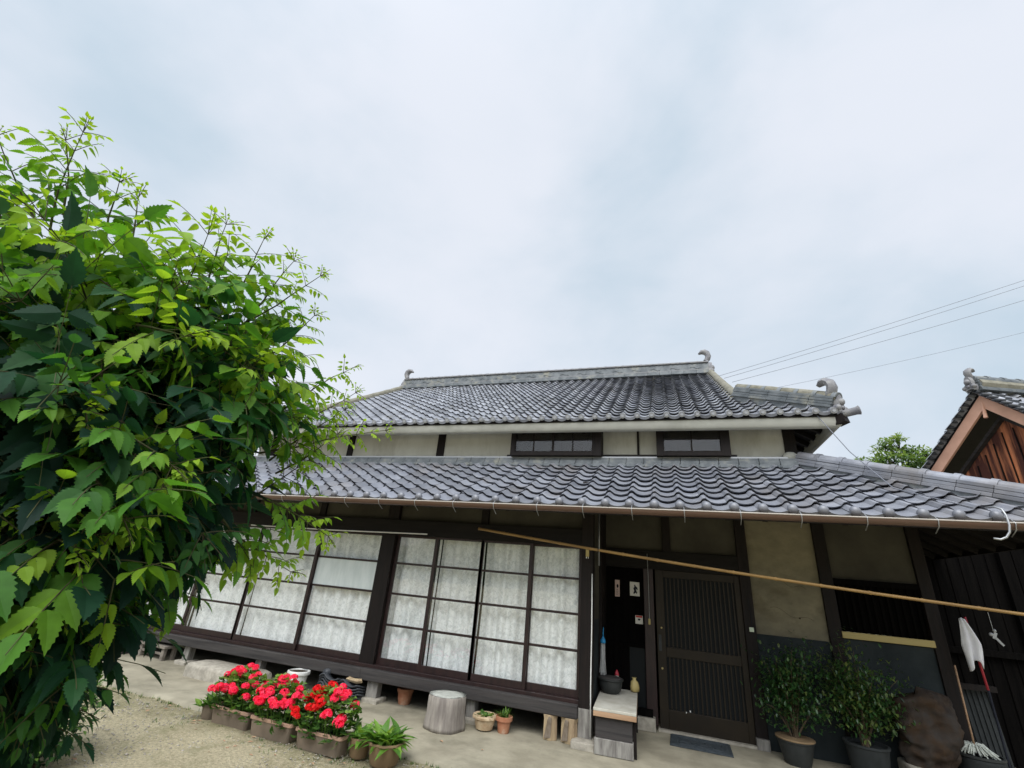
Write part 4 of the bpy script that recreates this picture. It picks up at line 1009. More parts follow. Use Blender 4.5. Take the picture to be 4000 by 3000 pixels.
def hd(n,kind,x0=-.29,x1=.29,hi=.1):
    out=[]
    for i in range(n):
        x=random.uniform(x0,x1); y=random.uniform(-.19,.09); z=.31+.22*(1-(x/.4)**2)*(1-(y/.3)**2)*random.uniform(.55,1.1)+random.uniform(-.02,.03)-(.09 if y<-.09 else 0)
        out.append((x,y,z,kind))
    return out
random.seed(21)
planter('trough of coral red geraniums at the far left end, beside a small leafy pot',-4.60,4.80,R(-2),hd(27,'petal'))
planter('trough of coral red geraniums in the middle of the row of three',-4.0,4.76,R(-2),hd(34,'petal'))
planter('geranium trough with deep scarlet blooms on its left half',-3.37,4.73,R(-1),hd(21,'petalred',-.31,0.03)+hd(15,'petal',.05,.30))
def leafpot(name,label,loc,prof,m,n,L,sp,scal=0,tm=BL,elev=(.2,1.35),lm='hosta',z=None):
    t=thing(name,label,'potted plant',loc); s=MB()
    s.lathe(prof,28,wob=(lambda i,a:1+(.05*math.sin(scal*a) if i>=len(prof)-4 and scal else 0))); autosmooth(s.build('pot',m,t),40)
    zt=max(p[1] for p in prof)-.03 if z is None else z
    s=MB(); s.lathe([(prof[-1][0]*.98,zt),(.0001,zt+.005)],20); s.build('soil','soil',t)
    s=MB(); tuft(s,(0,0,zt),n,L,sp,elev,tm); s.build('foliage',lm,t); return t
leafpot('hosta_pot','large brown clay pot with wavy rim full of broad green leaves at the front','%s'and(-2.68,4.78,-.03),[(.12,0),(.135,.02),(.16,.14),(.165,.165),(.178,.17),(.178,.185),(.158,.185),(.15,.15)],'browpot',105,.21,.11,9)
leafpot('leafy_pot','small round brown pot of broad green leaves right of the scarlet geraniums',(-2.98,4.80,-.03),[(.075,0),(.088,.02),(.10,.12),(.108,.15),(.108,.165),(.096,.165),(.09,.14)],'browpot',60,.17,.06)
leafpot('leafy_pot','small dark pot of green leaves at the far left end of the geraniums',(-4.99,4.83,-.03),[(.075,0),(.085,.02),(.095,.10),(.10,.13),(.10,.14),(.09,.14),(.085,.12)],'planter',80,.13,.09,tm=BLW,lm='gleaf')
leafpot('basket_pot','cream basket-shaped pot with scalloped rim and low dark leaves','%s'and(-2.20,6.20,.004),[(.055,0),(.10,.015),(.12,.08),(.125,.11),(.145,.12),(.15,.14),(.142,.155),(.12,.15)],'cream',70,.075,.08,12,tm=BLW,elev=(.4,1.4),lm='gleaf')
leafpot('terracotta_pot','plain terracotta pot with a tuft of grassy leaves',(-1.97,6.24,.004),[(.062,0),(.066,.01),(.082,.12),(.10,.122),(.103,.165),(.094,.168),(.088,.14)],'terracotta',55,.14,.04,tm=leafblade(1,.10,5,.5,.2),elev=(.7,1.5),lm='gleaf')
t=thing('empty_pot','empty old terracotta pot in the shade under the veranda floor','pot',(-3.52,6.58,.004))
s=MB(); s.lathe([(.075,0),(.08,.01),(.10,.14),(.112,.145),(.115,.18),(.102,.185),(.09,.05),(.0001,.05)],24); autosmooth(s.build('pot','terracotta',t),40)
t=thing('white_pot','white plastic pot with a wide rim holding soil, behind the geraniums','pot',(-5.02,6.18,.004))
s=MB(); s.lathe([(.10,0),(.108,.015),(.128,.20),(.15,.205),(.156,.22),(.15,.245),(.135,.25),(.128,.22)],28); autosmooth(s.build('pot','white',t),40)
s=MB(); s.lathe([(.132,.232),(.0001,.236)],24); s.build('soil','soil',t)
# firewood
for loc,rz,lab,q in (((-1.44,6.36,.004),R(15),'split firewood log standing on end left of its darker twin',0),((-1.20,6.36,.004),R(-12),'darker split firewood log standing nearest the corner post foot',1)):
    t=thing('firewood_log',lab,'firewood',loc,rz,'firewood by the corner post')
    poly=[(-.07,-.05),(.0,-.085),(.085,-.05),(.095,.03),(.03,.08),(-.06,.06)] if q==0 else [(-.09,-.04),(-.02,-.07),(.08,-.065),(.10,.0),(.05,.07),(-.07,.06)]
    s=MB(); n=len(poly); V=[(x*(1+.1*math.sin(z*30)),y,z+.02*x*(1 if q else -1)*(z>.1)) for z in (0,.1,.2,.245) for x,y in poly]
    s.add(V,[(i*n+j,i*n+(j+1)%n,(i+1)*n+(j+1)%n,(i+1)*n+j) for i in range(3) for j in range(n)]+[tuple(range(n))[::-1],tuple(range(3*n,4*n))]); s.build('split_wood','fire',t,bevel=.004)
    s=MB(); s.prism([(-.065,.02),(-.03,.2),(-.012,.235),(.02,.22),(.012,.03)],(0,-.078,0),(1,0,0),(0,0,1),(0,-.012,0)); s.build('bark','firebark',t,bevel=.004)
# spare roof tiles stacked under the floor
def spare_tile():
    ts=np.linspace(0,1,13); V=[];F=[]
    for zt in (0,-.018):
        for y in (-.14,.14):
            for t_ in ts: V.append(((t_-.5)*.30,y,(.035*math.sin(math.pi*t_/.36) if t_<.36 else -.025*math.sin(math.pi*(t_-.36)/.64))+zt))
    n=13
    for j in range(n-1): F+=[(j,j+1,n+j+1,n+j),(2*n+j+1,2*n+j,3*n+j,3*n+j+1),(j+1,j,2*n+j,2*n+j+1),(n+j,n+j+1,3*n+j+1,3*n+j)]
    F+=[(0,n,3*n,2*n),(n-1,2*n-1+0,0,0)[:0] or (n-1,3*n-1,4*n-1,2*n-1)]
    s=MB(); s.add(V,F); me=s.build('tmp','darktile').data; bpy.data.objects.remove(bpy.data.objects['tmp'])
    me.polygons.foreach_set('use_smooth',[True]*len(me.polygons)); return me
STM=spare_tile(); words=['bottom','second','third','fourth','fifth','sixth']
for si,(x,n_,nm) in enumerate(((-4.52,6,'left'),(-4.16,5,'right'))):
    for i in range(n_):
        o=bpy.data.objects.new('roof_tile',STM); COL.objects.link(o); o.location=(x+random.uniform(-.012,.012),6.30+random.uniform(-.012,.012),.05+i*.033); o.rotation_euler=(R(-14),0,R(random.uniform(-5,5)))
        tag(o,('topmost' if i==n_-1 else words[i]+(' from bottom' if i else ''))+' grey roof tile in the %s of the two stacks beside the thick floor post'%nm,'roof tile','spare roof tiles stacked under the veranda')
s=MB(); s.tube([(0,-.1,0),(0,.14,0)],.045,14); o=s.build('ridge_tile_roll','darktile',smooth=True); o.location=(-4.62,6.33,.27); tag(o,'round cover tile lying on top of the left stack of spare tiles','roof tile')
s=MB(); s.prism([(-.13,.0),(-.1,.05),(.0,.03),(.10,.045),(.13,.01),(.05,-.02),(-.05,-.01)],(0,0,0),(1,0,0),(0,.8,.5),(0,.02,-.03)); o=s.build('wood_offcut','fire',bevel=.004); o.location=(-4.15,6.24,.245); tag(o,'pale curved wood offcut lying on the right stack of spare tiles','wood offcut')
# stepping stone, stool, crate
t=thing('stepping_stone','long low granite stepping stone before the veranda, behind the geraniums','stepping stone',(-6.15,6.06,.0),R(-2))
s=MB(); P=[(-.66,-.16),(-.58,-.24),(.55,-.25),(.66,-.15),(.64,.18),(.5,.24),(-.55,.23),(-.67,.12)]
n=len(P); V=[(x*q,y*q,z) for q,z in ((1,0),(1.0,.12),(.985,.150),(.94,.162)) for x,y in P]; s.add(V,[(i*n+j,i*n+(j+1)%n,(i+1)*n+(j+1)%n,(i+1)*n+j) for i in range(3) for j in range(n)]+[tuple(range(3*n,4*n))]); autosmooth(s.build('slab','stone',t),60)
t=thing('wooden_stool','low pale wooden stool half under the far left of the veranda','stool',(-8.12,6.42,.004),R(-6))
s=MB(); s.box((0,0,.19),(.72,.26,.04)); s.build('seat','plank',t,bevel=.005)
for x in (-.3,.3): s=MB(); s.box((x,-.08,.085),(.07,.05,.17)); s.build('leg','plank',t,bevel=.004); s=MB(); s.box((x,.08,.085),(.07,.05,.17)); s.build('leg','plank',t,bevel=.004)
s=MB(); s.box((0,-.08,.09),(.53,.03,.03)); s.build('stretcher','plank',t)
t=thing('wooden_crate','old slatted wooden crate at the far left end under the veranda','crate',(-8.85,6.35,.004),R(5))
for z in (.05,.14,.23):
    s=MB(); s.box((0,-.17,z),(.42,.02,.07)); s.build('slat','plank',t); s=MB(); s.box((0,.17,z),(.42,.02,.07)); s.build('slat','plank',t)
s=MB(); s.box((-.20,0,.14),(.02,.32,.27)); s.box((.20,0,.14),(.02,.32,.27)); s.box((0,0,.015),(.38,.32,.02)); s.build('end_panels','sillwood',t)

# ------------------------------------------------------------------ right-hand corner under the eave
def potshrub(label,loc,R_,H,h0,pm,prof,seed,leaf_tone=.42,sq=.75):
    random.seed(seed); t=thing('potted_shrub',label,'potted shrub',loc)
    s=MB(); s.lathe(prof,26); autosmooth(s.build('pot',pm,t),40)
    zt=prof[-1][1]-.02; s=MB(); s.lathe([(prof[-1][0]*.97,zt),(.0001,zt)],20); s.build('soil','soil',t)
    st=MB(); lf=MB(); lt=leafblade(1,.48,3,.2,.3)
    for b in range(22):
        an=random.random()*6.28; rr=R_*random.uniform(.25,1); top=np.array([rr*math.cos(an),rr*sq*math.sin(an),h0+random.uniform(.1,1)*H]); base=np.array([random.uniform(-.03,.03),random.uniform(-.03,.03),zt])
        P=[base+(top-base)*q+np.array([0,0,.10*math.sin(q*3)]) for q in np.linspace(0,1,6)]; st.tube(P,np.linspace(.009,.003,6),5)
        for k in range(130):
            q=random.uniform(.35,1.05); c=base+(top-base)*q+rng.normal(0,.085*R_/.4,3)+np.array([0,0,.10*math.sin(q*3)])
            if c[2]<h0*.75: continue
            d=nz(rng.normal(0,1,3)+np.array([0,0,.1])); sz=random.uniform(.04,.07)
            lf.add(c+(lt[0]*sz)@frame(d,(.01,0,1)).T,lt[1],min(1,max(0,random.gauss(leaf_tone,.28))))
    st.build('stems','bark',t); lf.build('foliage','shrubleaf',t); return t
potshrub('dark leafy shrub in a black glazed pot with tan rim, right of the entrance door',(1.30,7.24,.004),.40,.80,.42,'iron',[(.13,0),(.14,.02),(.175,.16),(.19,.22),(.20,.225),(.20,.245),(.18,.245),(.17,.22)],3)
potshrub('larger dark shrub in a grey pot, between the tan-rimmed pot and the gnarled burl',(2.0,7.20,.004),.46,.85,.50,'grey',[(.16,0),(.17,.02),(.20,.26),(.21,.30),(.22,.305),(.22,.325),(.195,.325),(.185,.29)],8,.62,.55)
o=[c for c in bpy.data.objects if c.name.startswith('potted_shrub')][0]
s=MB(); s.lathe([(.197,.236),(.207,.242),(.205,.256),(.19,.256)],26); s.build('rim','browpot',o,smooth=True)
from mathutils import noise as mnoise
def burl():
    t=thing('burl_log','gnarled brown wood burl standing beside the potted shrubs','wood burl',(2.60,7.28,.20),R(-8))
    s=MB(); n,m=56,34; V=[]
    for i in range(m+1):
        q=i/m
        for j in range(n):
            a=2*math.pi*j/n; r=(.20+.05*math.sin(math.pi*q)+.03*q)*(1-.0*q) if q<.86 else .255*math.sqrt(max(0,1-((q-.86)/.14)**2))
            p=Vector((r*math.cos(a)*1.0,r*math.sin(a)*.72,q*.68))
            w=mnoise.noise(p*4.5+Vector((3,1,7)))*.085+(.5-abs(mnoise.noise(p*8)))*.075+mnoise.noise(p*25)*.022
            hol=-.09*math.exp(-(((p.x-.06)/.08)**2+((p.z-.40)/.11)**2)) if p.y<0 else 0
            d=Vector((math.cos(a),math.sin(a)*.8,.15*(q-.5))); p=p+d*(w+hol)+Vector((.05*math.sin(q*3.2),0,.06*math.cos(a)*q))
            V.append(tuple(p))
    s.add(V,[(i*n+j,i*n+(j+1)%n,(i+1)*n+(j+1)%n,(i+1)*n+j) for i in range(m) for j in range(n)]); s.build('trunk','burl',t,smooth=True)
burl()
t=thing('stone_base','rough stone slab carrying the wood burl','stone slab',(2.60,7.28,.0))
s=MB(); s.box((0,0,.10),(.50,.42,.20)); s.build('slab','stone',t,bevel=.03)
t=thing('rubbish_bin','round grey bin with a dark rim in the dark right-hand corner','bin',(3.10,7.42,.004))
s=MB(); s.lathe([(.17,0),(.18,.02),(.205,.30),(.21,.34)],26); s.build('drum','grey',t,smooth=True)
s=MB(); s.lathe([(.21,.335),(.222,.34),(.222,.36),(.20,.36),(.195,.30),(.0001,.30)],26); autosmooth(s.build('rim','iron',t),40)
t=thing('string_mop','old mop with its pale strands resting in the grey bin','mop',(3.08,7.40,.34))
s=MB(); s.tube([(0,0,.05),(.015,.03,.35),(.04,.07,.85)],.010,7); s.build('handle','benchedge',t,smooth=True)
s=MB()
for i in range(120):
    a=random.random()*6.28; r=random.uniform(.06,.19); s.tube([(0,0,.09),(r*.5*math.cos(a),r*.5*math.sin(a),.085+random.uniform(0,.03)),(r*math.cos(a),r*math.sin(a),.02+random.uniform(-.01,.03))],.008,5)
s.build('strands','mop',t,smooth=True)
t=thing('grey_pallet_panel','grey ribbed panel leaning against the dark boards behind the bin','panel',(3.36,7.72,.0),R(6))
s=MB(); s.box((0,0,.52),(.30,.03,.86),rx=R(-6)); s.build('sheet','grey',t)
s=MB()
for i in range(6): s.box((-.13+.052*i,-.018,.52),(.018,.02,.86),rx=R(-6))
s.build('ribs','grey',t)
s=MB(); s.box((0,-.05,.97),(.36,.05,.06)); s.build('top_rail','wood',t)
t=thing('red_pole','thin red broom handle leaning in the dark corner','pole',(3.36,7.44,1.0))
s=MB(); s.tube([(0,0,-.02),(-.01,.01,.4),(-.02,.02,.72)],.013,8); s.build('handle','red',t,smooth=True)
s=MB(); s.tube([(0,0,-.98),(0,0,-.02)],.012,8); s.build('lower_handle','ink',t)
def rag():
    t=thing('hanging_cloth','white cloth hanging from the top of the red pole','cloth',(3.27,7.40,1.19))
    s=MB(); V=[];nx,nz_=12,12
    for j in range(nz_+1):
        q=j/nz_; w=.025+.065*min(1,q*2.0)-(.05*max(0,q-.55)); 
        for i in range(nx+1):
            p=i/nx-.5; x=p*2*w+.02*q+.02*math.sin(q*3); edge=.06*math.sin(p*5+1)*q
            V.append((x,.02*math.sin(p*11+q*2)*(.3+q)+(-.012),.52-q*.50+edge-.03*abs(p)*(1-q)))
    n=nx+1; s.add(V,[(j*n+i,j*n+i+1,(j+1)*n+i+1,(j+1)*n+i) for j in range(nz_) for i in range(nx)]); o=s.build('fabric','cloth',t,smooth=True)
    so_=o.modifiers.new('th','SOLIDIFY'); so_.thickness=.006
rag()
t=thing('metal_clip_hanger','small shiny metal clip hanging in the dark right-hand corner','clip hanger',(3.50,7.30,1.49))
s=MB(); s.tube([(0,0,.3),(0,0,.10)],.003,5); s.box((0,0,.06),(.03,.012,.07),ry=R(25)); s.box((.03,0,.0),(.022,.012,.09),ry=R(-35)); s.ball((-.03,0,.07),.02,8,6); s.ball((.01,0,.11),.018,8,6); s.build('clip','galv',t)

# ------------------------------------------------------------------ outbuilding on the right
def shed():
    P=np.array((5.354,9.5,5.342)); a=R(70); u=np.array([math.cos(a),-math.sin(a),0]); n=np.array([math.sin(a),math.cos(a),0]); up=np.array([0,0,1.])
    t=thing('storehouse','outbuilding with salmon barge boards and rust-red boarded gable behind the right-hand roof','outbuilding',tuple(P*np.array([1,1,0])))
    off=tuple(-np.array(t.location))
    def b(s,nm,m,par=None,**k): return s.build(nm,m,par or t,None if par else off,**k)
    sl,sr=.81,.98; wl,wr=1.75,1.45; D=6.0
    s=MB(); d0=P+n*.32-up*.32
    s.prism([(-wl+.25,-(wl-.25)*sl-.1),(0,-.05),(wr-.2,-(wr-.2)*sr-.1),(wr-.2,-5.0),(-wl+.25,-5.0)],d0,u,up,n*.08); w=b(s,'gable_wall','shedboard')
    s=MB(); s.bar(d0-n*.03-u*(wl-.2)-up*((wl-.2)*sl+.02),d0-n*.03-up*.06,.05,.10,n); s.bar(d0-n*.03+u*(wr-.2)-up*((wr-.2)*sr+.02),d0-n*.03-up*.06,.05,.10,n); b(s,'gable_rail','sillwood',w)
    s=MB()
    for i in range(16):
        x=-wl+.3+i*.19; z=-abs(x)*(sl if x<0 else sr)-.2; s.bar(d0-n*.012+u*x+up*z,d0-n*.012+u*x-up*4.9,.012,.02,n)
    b(s,'board_joints','wood',w)
    for q,w_,k in ((-1,wl,sl),(1,wr,sr)):
        s=MB(); e=P+u*q*w_-up*w_*k; s.prism([(0,0),(q*w_,-w_*k),(q*w_,-w_*k-.24),(0,-.24)],P,u,up,n*.045); b(s,'barge_board','barge',bevel=.004)
        s=MB(); quadslab(s,[P+up*.0,e,e+n*D,P+n*D],(0,0,.05)); rf=b(s,'roof','woodx')
        sd_=nz(P-e); uu=n if q<0 else -n; o0=e+up*.05 if q<0 else e+up*.05+n*D
        tile_field('roof_tiles','oldtile',rf,None,o0-uu*.12,uu,sd_,.25,.235,int(D/.25)+1,int(np.linalg.norm(P-e)/.235)+1)
        s=MB(); p0=P+up*.09-n*.06; p1=e+up*.09-n*.06
        for i in range(int(np.linalg.norm(p1-p0)/.12)):
            c=p0+(p1-p0)*(i*.12+.06)/np.linalg.norm(p1-p0); s.tube([c-n*.03,c+n*.35],.030,9)
        b(s,'verge_tiles','darktile',rf,smooth=True)
    rg=ridge_stack('ridge',t,off,P+up*.06-n*.05,P+up*.06+n*D,.26,5,.05,.28,.08,'ridge')
    s=MB(); s.tube([P+up*.19-n*.02+rng.normal(0,.006,3),P+up*.19+n*1.5,P+up*.19+n*3],.135,8); b(s,'mortar_bed','mortar',rg)
    s=MB(); ridge_end(s,P+up*.10-n*.10,-n,.27); autosmooth(b(s,'ridge_end_tile','lichen',rg),45)
    s=MB(); hook_ornament(s,P+up*.33-n*.05,n,(0,0,1),.19,.08); autosmooth(b(s,'ridge_finial','lichen',rg),60)
    s=MB(); s.tube([P+n*.01-up*.12,P-n*.02-up*.42],[.018,.03],7); b(s,'gable_pendant','barge')
shed()

# ------------------------------------------------------------------ wires
def wire(label,a,b,sag=.12,r=.009,name='power_line'):
    a=np.array(a,float); b=np.array(b,float); s=MB(); P=[(b-a)*q+np.array([0,0,-sag*4*q*(1-q)]) for q in np.linspace(0,1,24)]
    s.tube(P,r,5); o=s.build(name,'wire',smooth=True); o.location=a; tag(o,label,'power line','overhead lines at the right')
def S3(sx,sz,y): return np.array((sx*y,y,1.7+sz*y))
def ext(a,b,k=1.6): return a+(b-a)*k
for lab,l,r_,rad in (('topmost of the four overhead lines running from the ridge end to the upper right',(.12,.448),(.6974,.6325),.0055),
                 ('overhead line just below the topmost one',(.135,.443),(.6937,.6195),.0055),
                 ('third overhead line down, set apart from the upper pair',(.15,.4329),(.6846,.5868),.0055),
                 ('lowest and faintest overhead line on the right',(.2323,.4153),(.6649,.5165),.0038)):
    a=S3(*l,12.5); b=S3(*r_,13.5); wire(lab,a,ext(a,b),.10,rad)
s=MB(); q=[S3(.262,.395,7.15),S3(.345,.255,6.55),S3(.40,.222,6.25),(2.72,5.42,2.66)]; q=[np.array(p) for p in q]
q[1]=np.array((2.34,6.88,3.60)); q[2]=np.array((2.45,6.2,roof_z(6.2)+.07)); q[0]=np.array((2.02,7.1,4.36))
s.tube([p-q[0] for p in q],.006,5); o=s.build('guy_cable','wire',smooth=True); o.location=q[0]; tag(o,'thin cable slanting from the upper eave across the lower roof to the gutter','cable')

# ------------------------------------------------------------------ vegetation
def vine_leaflet():
    """serrated, pointed leaflet folded a little along its midrib"""
    V=[(0,0,0)];F=[];n=9
    ax=[];
    for i in range(1,n+1):
        t=i/n; ax.append((t,0,-.16*t*t))
    V+=ax
    def wdt(t): return .29*(math.sin(math.pi*t**.62)**.9)*(1-.25*t) if t<.80 else .29*(math.sin(math.pi*.80**.62)**.9)*(1-.2)*((1-t)/.2)**1.3
    for sgn in (1,-1):
        base=len(V); pts=[]
        for i in range(n):
            t0=i/n; tm=(i+.62)/n; w0=wdt(t0)*.88; w1=wdt(tm)*1.10
            pts.append((t0,sgn*w0,-.16*t0*t0+.30*w0)); pts.append((tm+.02,sgn*w1,-.16*tm*tm+.26*w1))
        V+=pts
        for i in range(n):
            a=base+2*i; b=a+1; m0=i; m1=i+1; c=base+2*(i+1) if i<n-1 else None
            if c is not None: f=[m0,a,b,c,m1] if i>0 else [m0,b,c,m1]
            else: f=[m0,a,b,m1]
            F.append(tuple(f) if sgn<0 else tuple(f[::-1]))
    return np.array(V),F
VL=vine_leaflet()
def vine_low():
    V=[(0,0,0),(.35,0,-.02),(.7,0,-.07),(1,0,-.16),(.22,.24,.06),(.55,.22,.02),(.22,-.24,.06),(.55,-.22,.02)]
    return np.array(V),[(0,1,4),(1,2,5,4),(2,3,5),(0,6,1),(1,6,7,2),(2,7,3)]
VLO=vine_low()
G=np.array([0,0,-1.])
def compound(lf,st,p,d,L,size,leaf_tone,pairs=3,droop=.6,tm=VL):
    """one pinnate leaf: rachis with opposite drooping leaflets and an end leaflet"""
    n=pairs+1; pts=[p]; dd=nz(d); seg=L/(n+.6)
    for i in range(n+1):
        dd=nz(dd+G*droop*.17); pts.append(pts[-1]+dd*(seg*(1.2 if i==0 else 1)))
    st.tube(pts,np.linspace(.0015,.0008,len(pts)),4,cap=False,a=.5)
    for i in range(1,n+1):
        c=pts[i]; dv=nz(pts[min(i+1,n+1)-0]-pts[i-1]); side=np.cross(dv,(0,0,1.)); side=nz(side) if np.linalg.norm(side)>.05 else np.array([1.,0,0]); upv=np.cross(side,dv)
        if i==n:
            l=size*1.05; dirs=[nz(dv+G*.25)]
        else:
            l=size*(.78+.3*math.sin(math.pi*i/n)); dirs=[nz(dv*.5+q*side*.7+G*random.uniform(.7,1.5)*droop) for q in (-1,1)]
        for di in dirs:
            u2=nz(upv+rng.normal(0,.18,3)); ll=l*random.uniform(.85,1.12)
            lf.add(c+di*.006+(tm[0]*np.array([ll,ll*random.uniform(.85,1.1),ll]))@frame(di,u2).T,tm[1],min(1,max(0,leaf_tone+random.gauss(0,.07))))
def shoot(lf,st,tw,p,d,L,size,leaf_tone,nodes=5,grav=.12,tip=True,tm=VL,pairs=3,r=.003):
    pts=[np.array(p,float)]; dd=nz(d); seg=L/nodes
    for i in range(nodes):
        dd=nz(dd+G*grav+rng.normal(0,.07,3)); pts.append(pts[-1]+dd*seg)
    tw.tube(pts,np.linspace(r,.0012,len(pts)),5,cap=False,a=random.random())
    rot=random.random()*3.14
    for i in range(1,nodes+1):
        q=i/nodes; dv=nz(pts[i]-pts[i-1]); ref=nz(np.cross(dv,(.21,.33,.9))); r2=np.cross(dv,ref); an=rot+i*1.571
        sz=size*(1.05-.62*q**2); tn=min(1,leaf_tone+.38*q**2)
        for sg in (1,-1):
            o=sg*(math.cos(an)*ref+math.sin(an)*r2); o=nz(o*.95+dv*.55+np.array([0,0,.12]))
            compound(lf,st,pts[i],o,sz*2.9,sz,tn,pairs=pairs if q<.95 else 2,tm=tm)
    if tip:
        for k in range(3): compound(lf,st,pts[-1],nz(dv+rng.normal(0,.35,3)),size*.9,size*.30,min(1,leaf_tone+.45),pairs=2,droop=.1,tm=VLO)

def vine_tree():
    random.seed(5)
    AW=lambda u,v,d: away(u-85*max(0,min(1,(1200-u)/350)),v+20,d)
    blobs=[((20,1310),1.45,.22),((370,1270),1.48,.22),((700,1390),1.55,.19),((900,1390),1.62,.11),((220,1650),1.30,.28),((610,1640),1.48,.22),((870,1640),1.58,.11),
           ((60,2000),1.10,.21),((370,1930),1.28,.17),((660,1830),1.42,.10),((-60,2380),1.02,.13),((-450,1500),1.30,.34),((-400,2250),1.10,.26),((190,2190),1.08,.08),((520,1460),1.42,.21)]
    C=[(AW(*p,d),r) for p,d,r in blobs]
    base=np.array([*(AW(-150,2300,1.35)[:2]),-.04])
    t=thing('vine_tree','big leafy trumpet vine with serrated drooping leaves hiding the left of the house','vine tree',tuple(base))
    off=tuple(-base)
    lf=MB(); st=MB(); tw=MB(); tr=MB()
    head=AW(100,1700,1.45); 
    tr.tube([base,base*.6+head*.4+np.array([.05,.03,0]),head],[.07,.06,.045],10)
    for c,r in C: tr.tube([head-(0,0,.2),(head+c)/2+np.array([0,0,.06]),c],[.028,.018,.010],7)
    cr=np.array(sum((c for c,_ in C),np.zeros(3))/len(C))
    def inside(p): return any(np.linalg.norm(p-c)<r*.80 for c,r in C)
    # outer shoots, rooted on the surface of each clump and growing outward
    for c,r in C:
        n=int(22+50*(r/.28)**2)
        for i in range(n):
            v=nz(rng.normal(0,1,3)); p=c+v*r*random.uniform(.5,.95)
            if inside(p) and random.random()<.72: continue
            hgt=max(-1,min(1,v[2])); up_=.5 if hgt>.2 else .12
            d=nz(v*.9+np.array([0,0,up_])+rng.normal(0,.35,3))
            # leaf colour carries shade as well as maturity: darker low, lighter high
            leaf_tone=.17+.22*hgt+.50*max(-.5,min(1,(p[2]-2.1)/.55))+random.gauss(0,.09); leaf_tone=max(.02,min(.9,leaf_tone))
            if random.random()<.07: leaf_tone=min(1,leaf_tone+.40)
            shoot(lf,st,tw,p,d,random.uniform(.16,.30),random.uniform(.078,.118)*(1 if r>.2 else .84),leaf_tone,nodes=random.randint(2,4),grav=.10 if hgt>0 else .22,tip=random.random()<.35,pairs=random.choice((2,3,3)))
        # inner leaves, colour darkened for the shade inside the crown
        for i in range(int(55*(r/.33)**2)):
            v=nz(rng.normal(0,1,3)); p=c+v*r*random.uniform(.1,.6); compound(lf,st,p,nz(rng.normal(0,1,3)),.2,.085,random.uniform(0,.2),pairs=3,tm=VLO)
    # long whips against the sky and over the roof
    def whip(a,b,d0,d1,n,size,leaf_tone,grav=.0,pairs=3):
        p=AW(*a,d0); q=AW(*b,d1); shoot(lf,st,tw,p,q-p,np.linalg.norm(q-p),size,leaf_tone,nodes=n,grav=grav,tm=VL,pairs=pairs,r=.0042)
    whip((280,880),(320,480),1.60,1.62,5,.062,.62); whip((230,850),(150,520),1.60,1.60,5,.055,.58); whip((330,820),(400,520),1.62,1.62,4,.05,.6)
    whip((500,900),(520,690),1.62,1.64,3,.055,.62); whip((600,920),(640,740),1.65,1.66,3,.055,.66); whip((880,1120),(940,840),1.68,1.70,4,.055,.7)
    whip((980,1150),(1080,930),1.70,1.74,4,.05,.72); whip((950,1280),(1270,1085),1.7,1.82,6,.042,.7); whip((1000,1250),(1190,1030),1.7,1.78,5,.045,.72); whip((1050,1400),(1250,1240),1.72,1.82,5,.045,.68)
    whip((1100,1600),(1410,1400),1.75,1.9,7,.036,.72); whip((1100,1680),(1400,1540),1.75,1.9,6,.036,.74); whip((1080,1780),(1330,1560),1.72,1.85,6,.04,.72)
    whip((1050,1750),(1500,1660),1.72,1.95,8,.034,.72); whip((1100,1830),(1340,1710),1.7,1.82,5,.042,.75); whip((1060,1930),(1290,2045),1.66,1.78,6,.046,.7,.02); whip((950,2060),(1150,2215),1.55,1.66,5,.042,.72,.05)
    whip((1000,1950),(1230,1810),1.66,1.76,5,.048,.7); whip((930,2000),(1040,2150),1.55,1.6,4,.055,.62,.1)
    whip((650,2050),(770,2330),1.35,1.40,4,.066,.42,.12); whip((520,2100),(620,2390),1.28,1.3,4,.07,.36,.15); whip((330,2260),(360,2620),1.14,1.15,4,.07,.24,.1); whip((220,2350),(280,2760),1.08,1.08,4,.07,.15,.1); whip((60,2400),(40,2740),1.05,1.05,4,.075,.15,.1)
    whip((20,950),(0,680),1.55,1.55,4,.06,.5); whip((120,960),(60,740),1.56,1.57,3,.06,.6)
    # bright young sprays in front of the dark mass
    for a,b,d,tn in (((230,1540),(430,1590),1.06,.55),((90,2050),(420,2090),.98,.72),((500,1640),(780,1720),1.12,.55),((440,1830),(580,2010),1.02,.45),((560,1720),(730,1860),1.14,.42),((0,1900),(120,1960),.98,.40),((620,1250),(860,1260),1.30,.8),((250,1170),(400,1330),1.27,.7),((60,1260),(230,1150),1.32,.55),((120,2250),(300,2290),.98,.50),((200,1000),(380,980),1.42,.8),((350,1010),(540,1070),1.44,.65)):
        whip(a,b,d,d*.97,4,.066,tn,.06)
    lf.build('crown','vine',t,off); st.build('leaf_stalks','twig',t,off); tw.build('twigs','twig',t,off,smooth=True); tr.build('trunk','bark',t,off,smooth=True)
vine_tree()

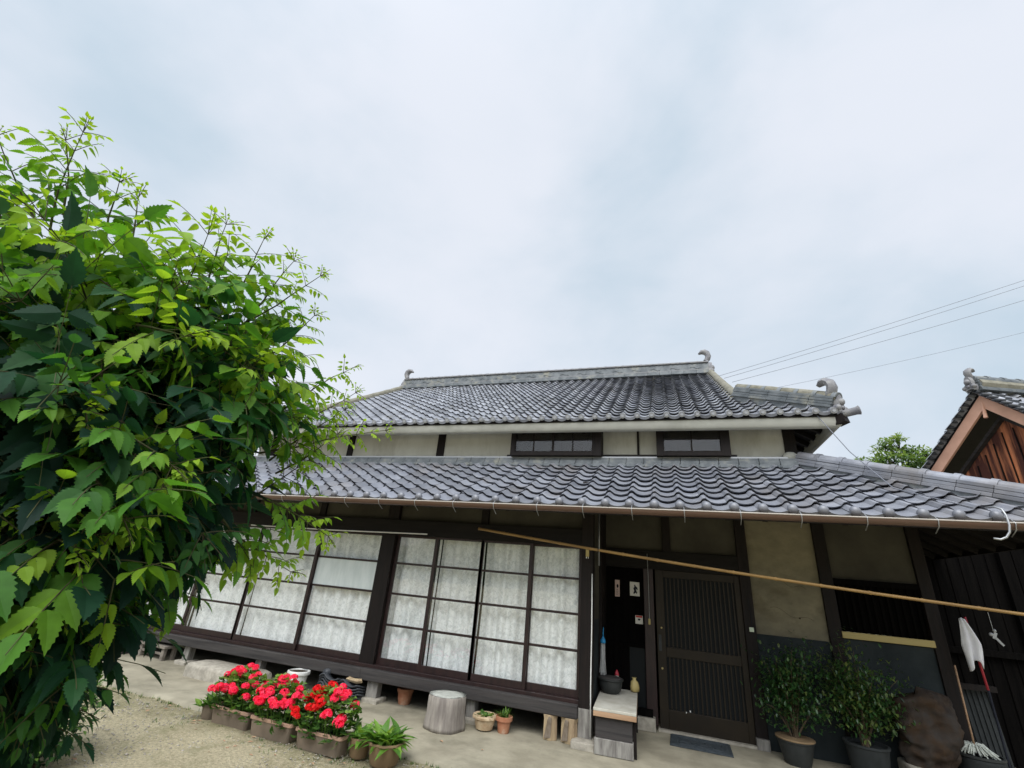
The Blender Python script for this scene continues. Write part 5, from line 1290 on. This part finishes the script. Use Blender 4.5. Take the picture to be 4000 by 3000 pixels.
def shrub(label,loc,blobs,n,sz,name='low_shrub'):
    random.seed(9); t=thing(name,label,'shrub',loc); lf=MB(); tw=MB(); lt=leafblade(1,.5,3,.25,.3)
    for c,r in blobs:
        c=np.array(c)
        tw.tube([(0,0,0),c*.5,c],[.012,.008,.004],5)
        for i in range(int(n*(r/.3)**2)):
            v=nz(rng.normal(0,1,3)); p=c+v*r*random.uniform(.5,1.05)
            d=nz(v+rng.normal(0,.6,3)+np.array([0,0,.2])); lf.add(p+(lt[0]*sz*random.uniform(.7,1.2))@frame(d,(.01,0,1)).T,lt[1],min(1,max(0,.4+.4*v[2]+random.gauss(0,.22))))
    tw.build('stems','bark',t); lf.build('foliage','small',t)
b0=np.array((-4.95,3.20,-.035))
shrub('low bright green shrub at the bottom left under the vine',tuple(b0),[((0,0,.35),.32),((-.35,.1,.45),.36),((-.1,-.35,.3),.30),((.1,-.2,.2),.22),((-.6,-.3,.5),.4),((-.2,.15,.62),.2)],520,.07)

def fartree(label,loc,blobs,trunk,n,seed):
    random.seed(seed); t=thing('garden_tree',label,'tree',loc,group='trees behind the roofs'); lf=MB(); tr=MB(); lt=leafblade(1,.5,2,.2,.3)
    tr.tube([(0,0,0),(.05,0,trunk*.5),(0,.05,trunk)],[.16,.12,.08],8)
    for c,r in blobs:
        c=np.array(c); tr.tube([(0,.05,trunk*.8),c*.6+np.array([0,0,trunk*.3]),c],[.05,.03,.012],6)
        for j in range(16):
            v=nz(rng.normal(0,1,3)*np.array([1,1,.7])); cc=c+v*r*random.uniform(.45,1.0); rr=r*.33
            tr.tube([c,(c+cc)/2,cc],[.012,.008,.004],4)
            for i in range(int(n*(r/.7)**2/16)):
                w=nz(rng.normal(0,1,3)); p=cc+w*rr*np.array([1.2,1.2,.55])*random.uniform(.2,1.1); d=nz(w+rng.normal(0,.7,3)); sz=random.uniform(.08,.15)
                lf.add(p+(lt[0]*sz)@frame(d,(.01,0,1)).T,lt[1],min(1,max(0,.42+.3*v[2]+.15*w[2]+random.gauss(0,.18))))
    tr.build('trunk','bark',t,smooth=True); lf.build('crown','treeleaf',t)
fartree('round green tree between the two roofs, its crown against the sky',(6.3,15.5,-.03),[((0,0,5.7),.55),((-.6,.1,5.45),.5),((.3,.2,6.15),.36),((.62,-.1,5.6),.45),((-.2,-.2,4.9),.7),((.6,.2,4.9),.6),((-.95,0,5.55),.30),((.85,.1,5.95),.24),((-.1,.1,6.2),.22),((-.8,.1,5.0),.5)],4.3,1700,12)
fartree('darker tree partly hidden behind the salmon barge board',(8.15,17.5,-.03),[((0,0,5.9),.6),((-.55,.1,5.6),.5),((.1,.1,6.3),.4),((-.3,0,4.9),.7)],4.3,1400,13)
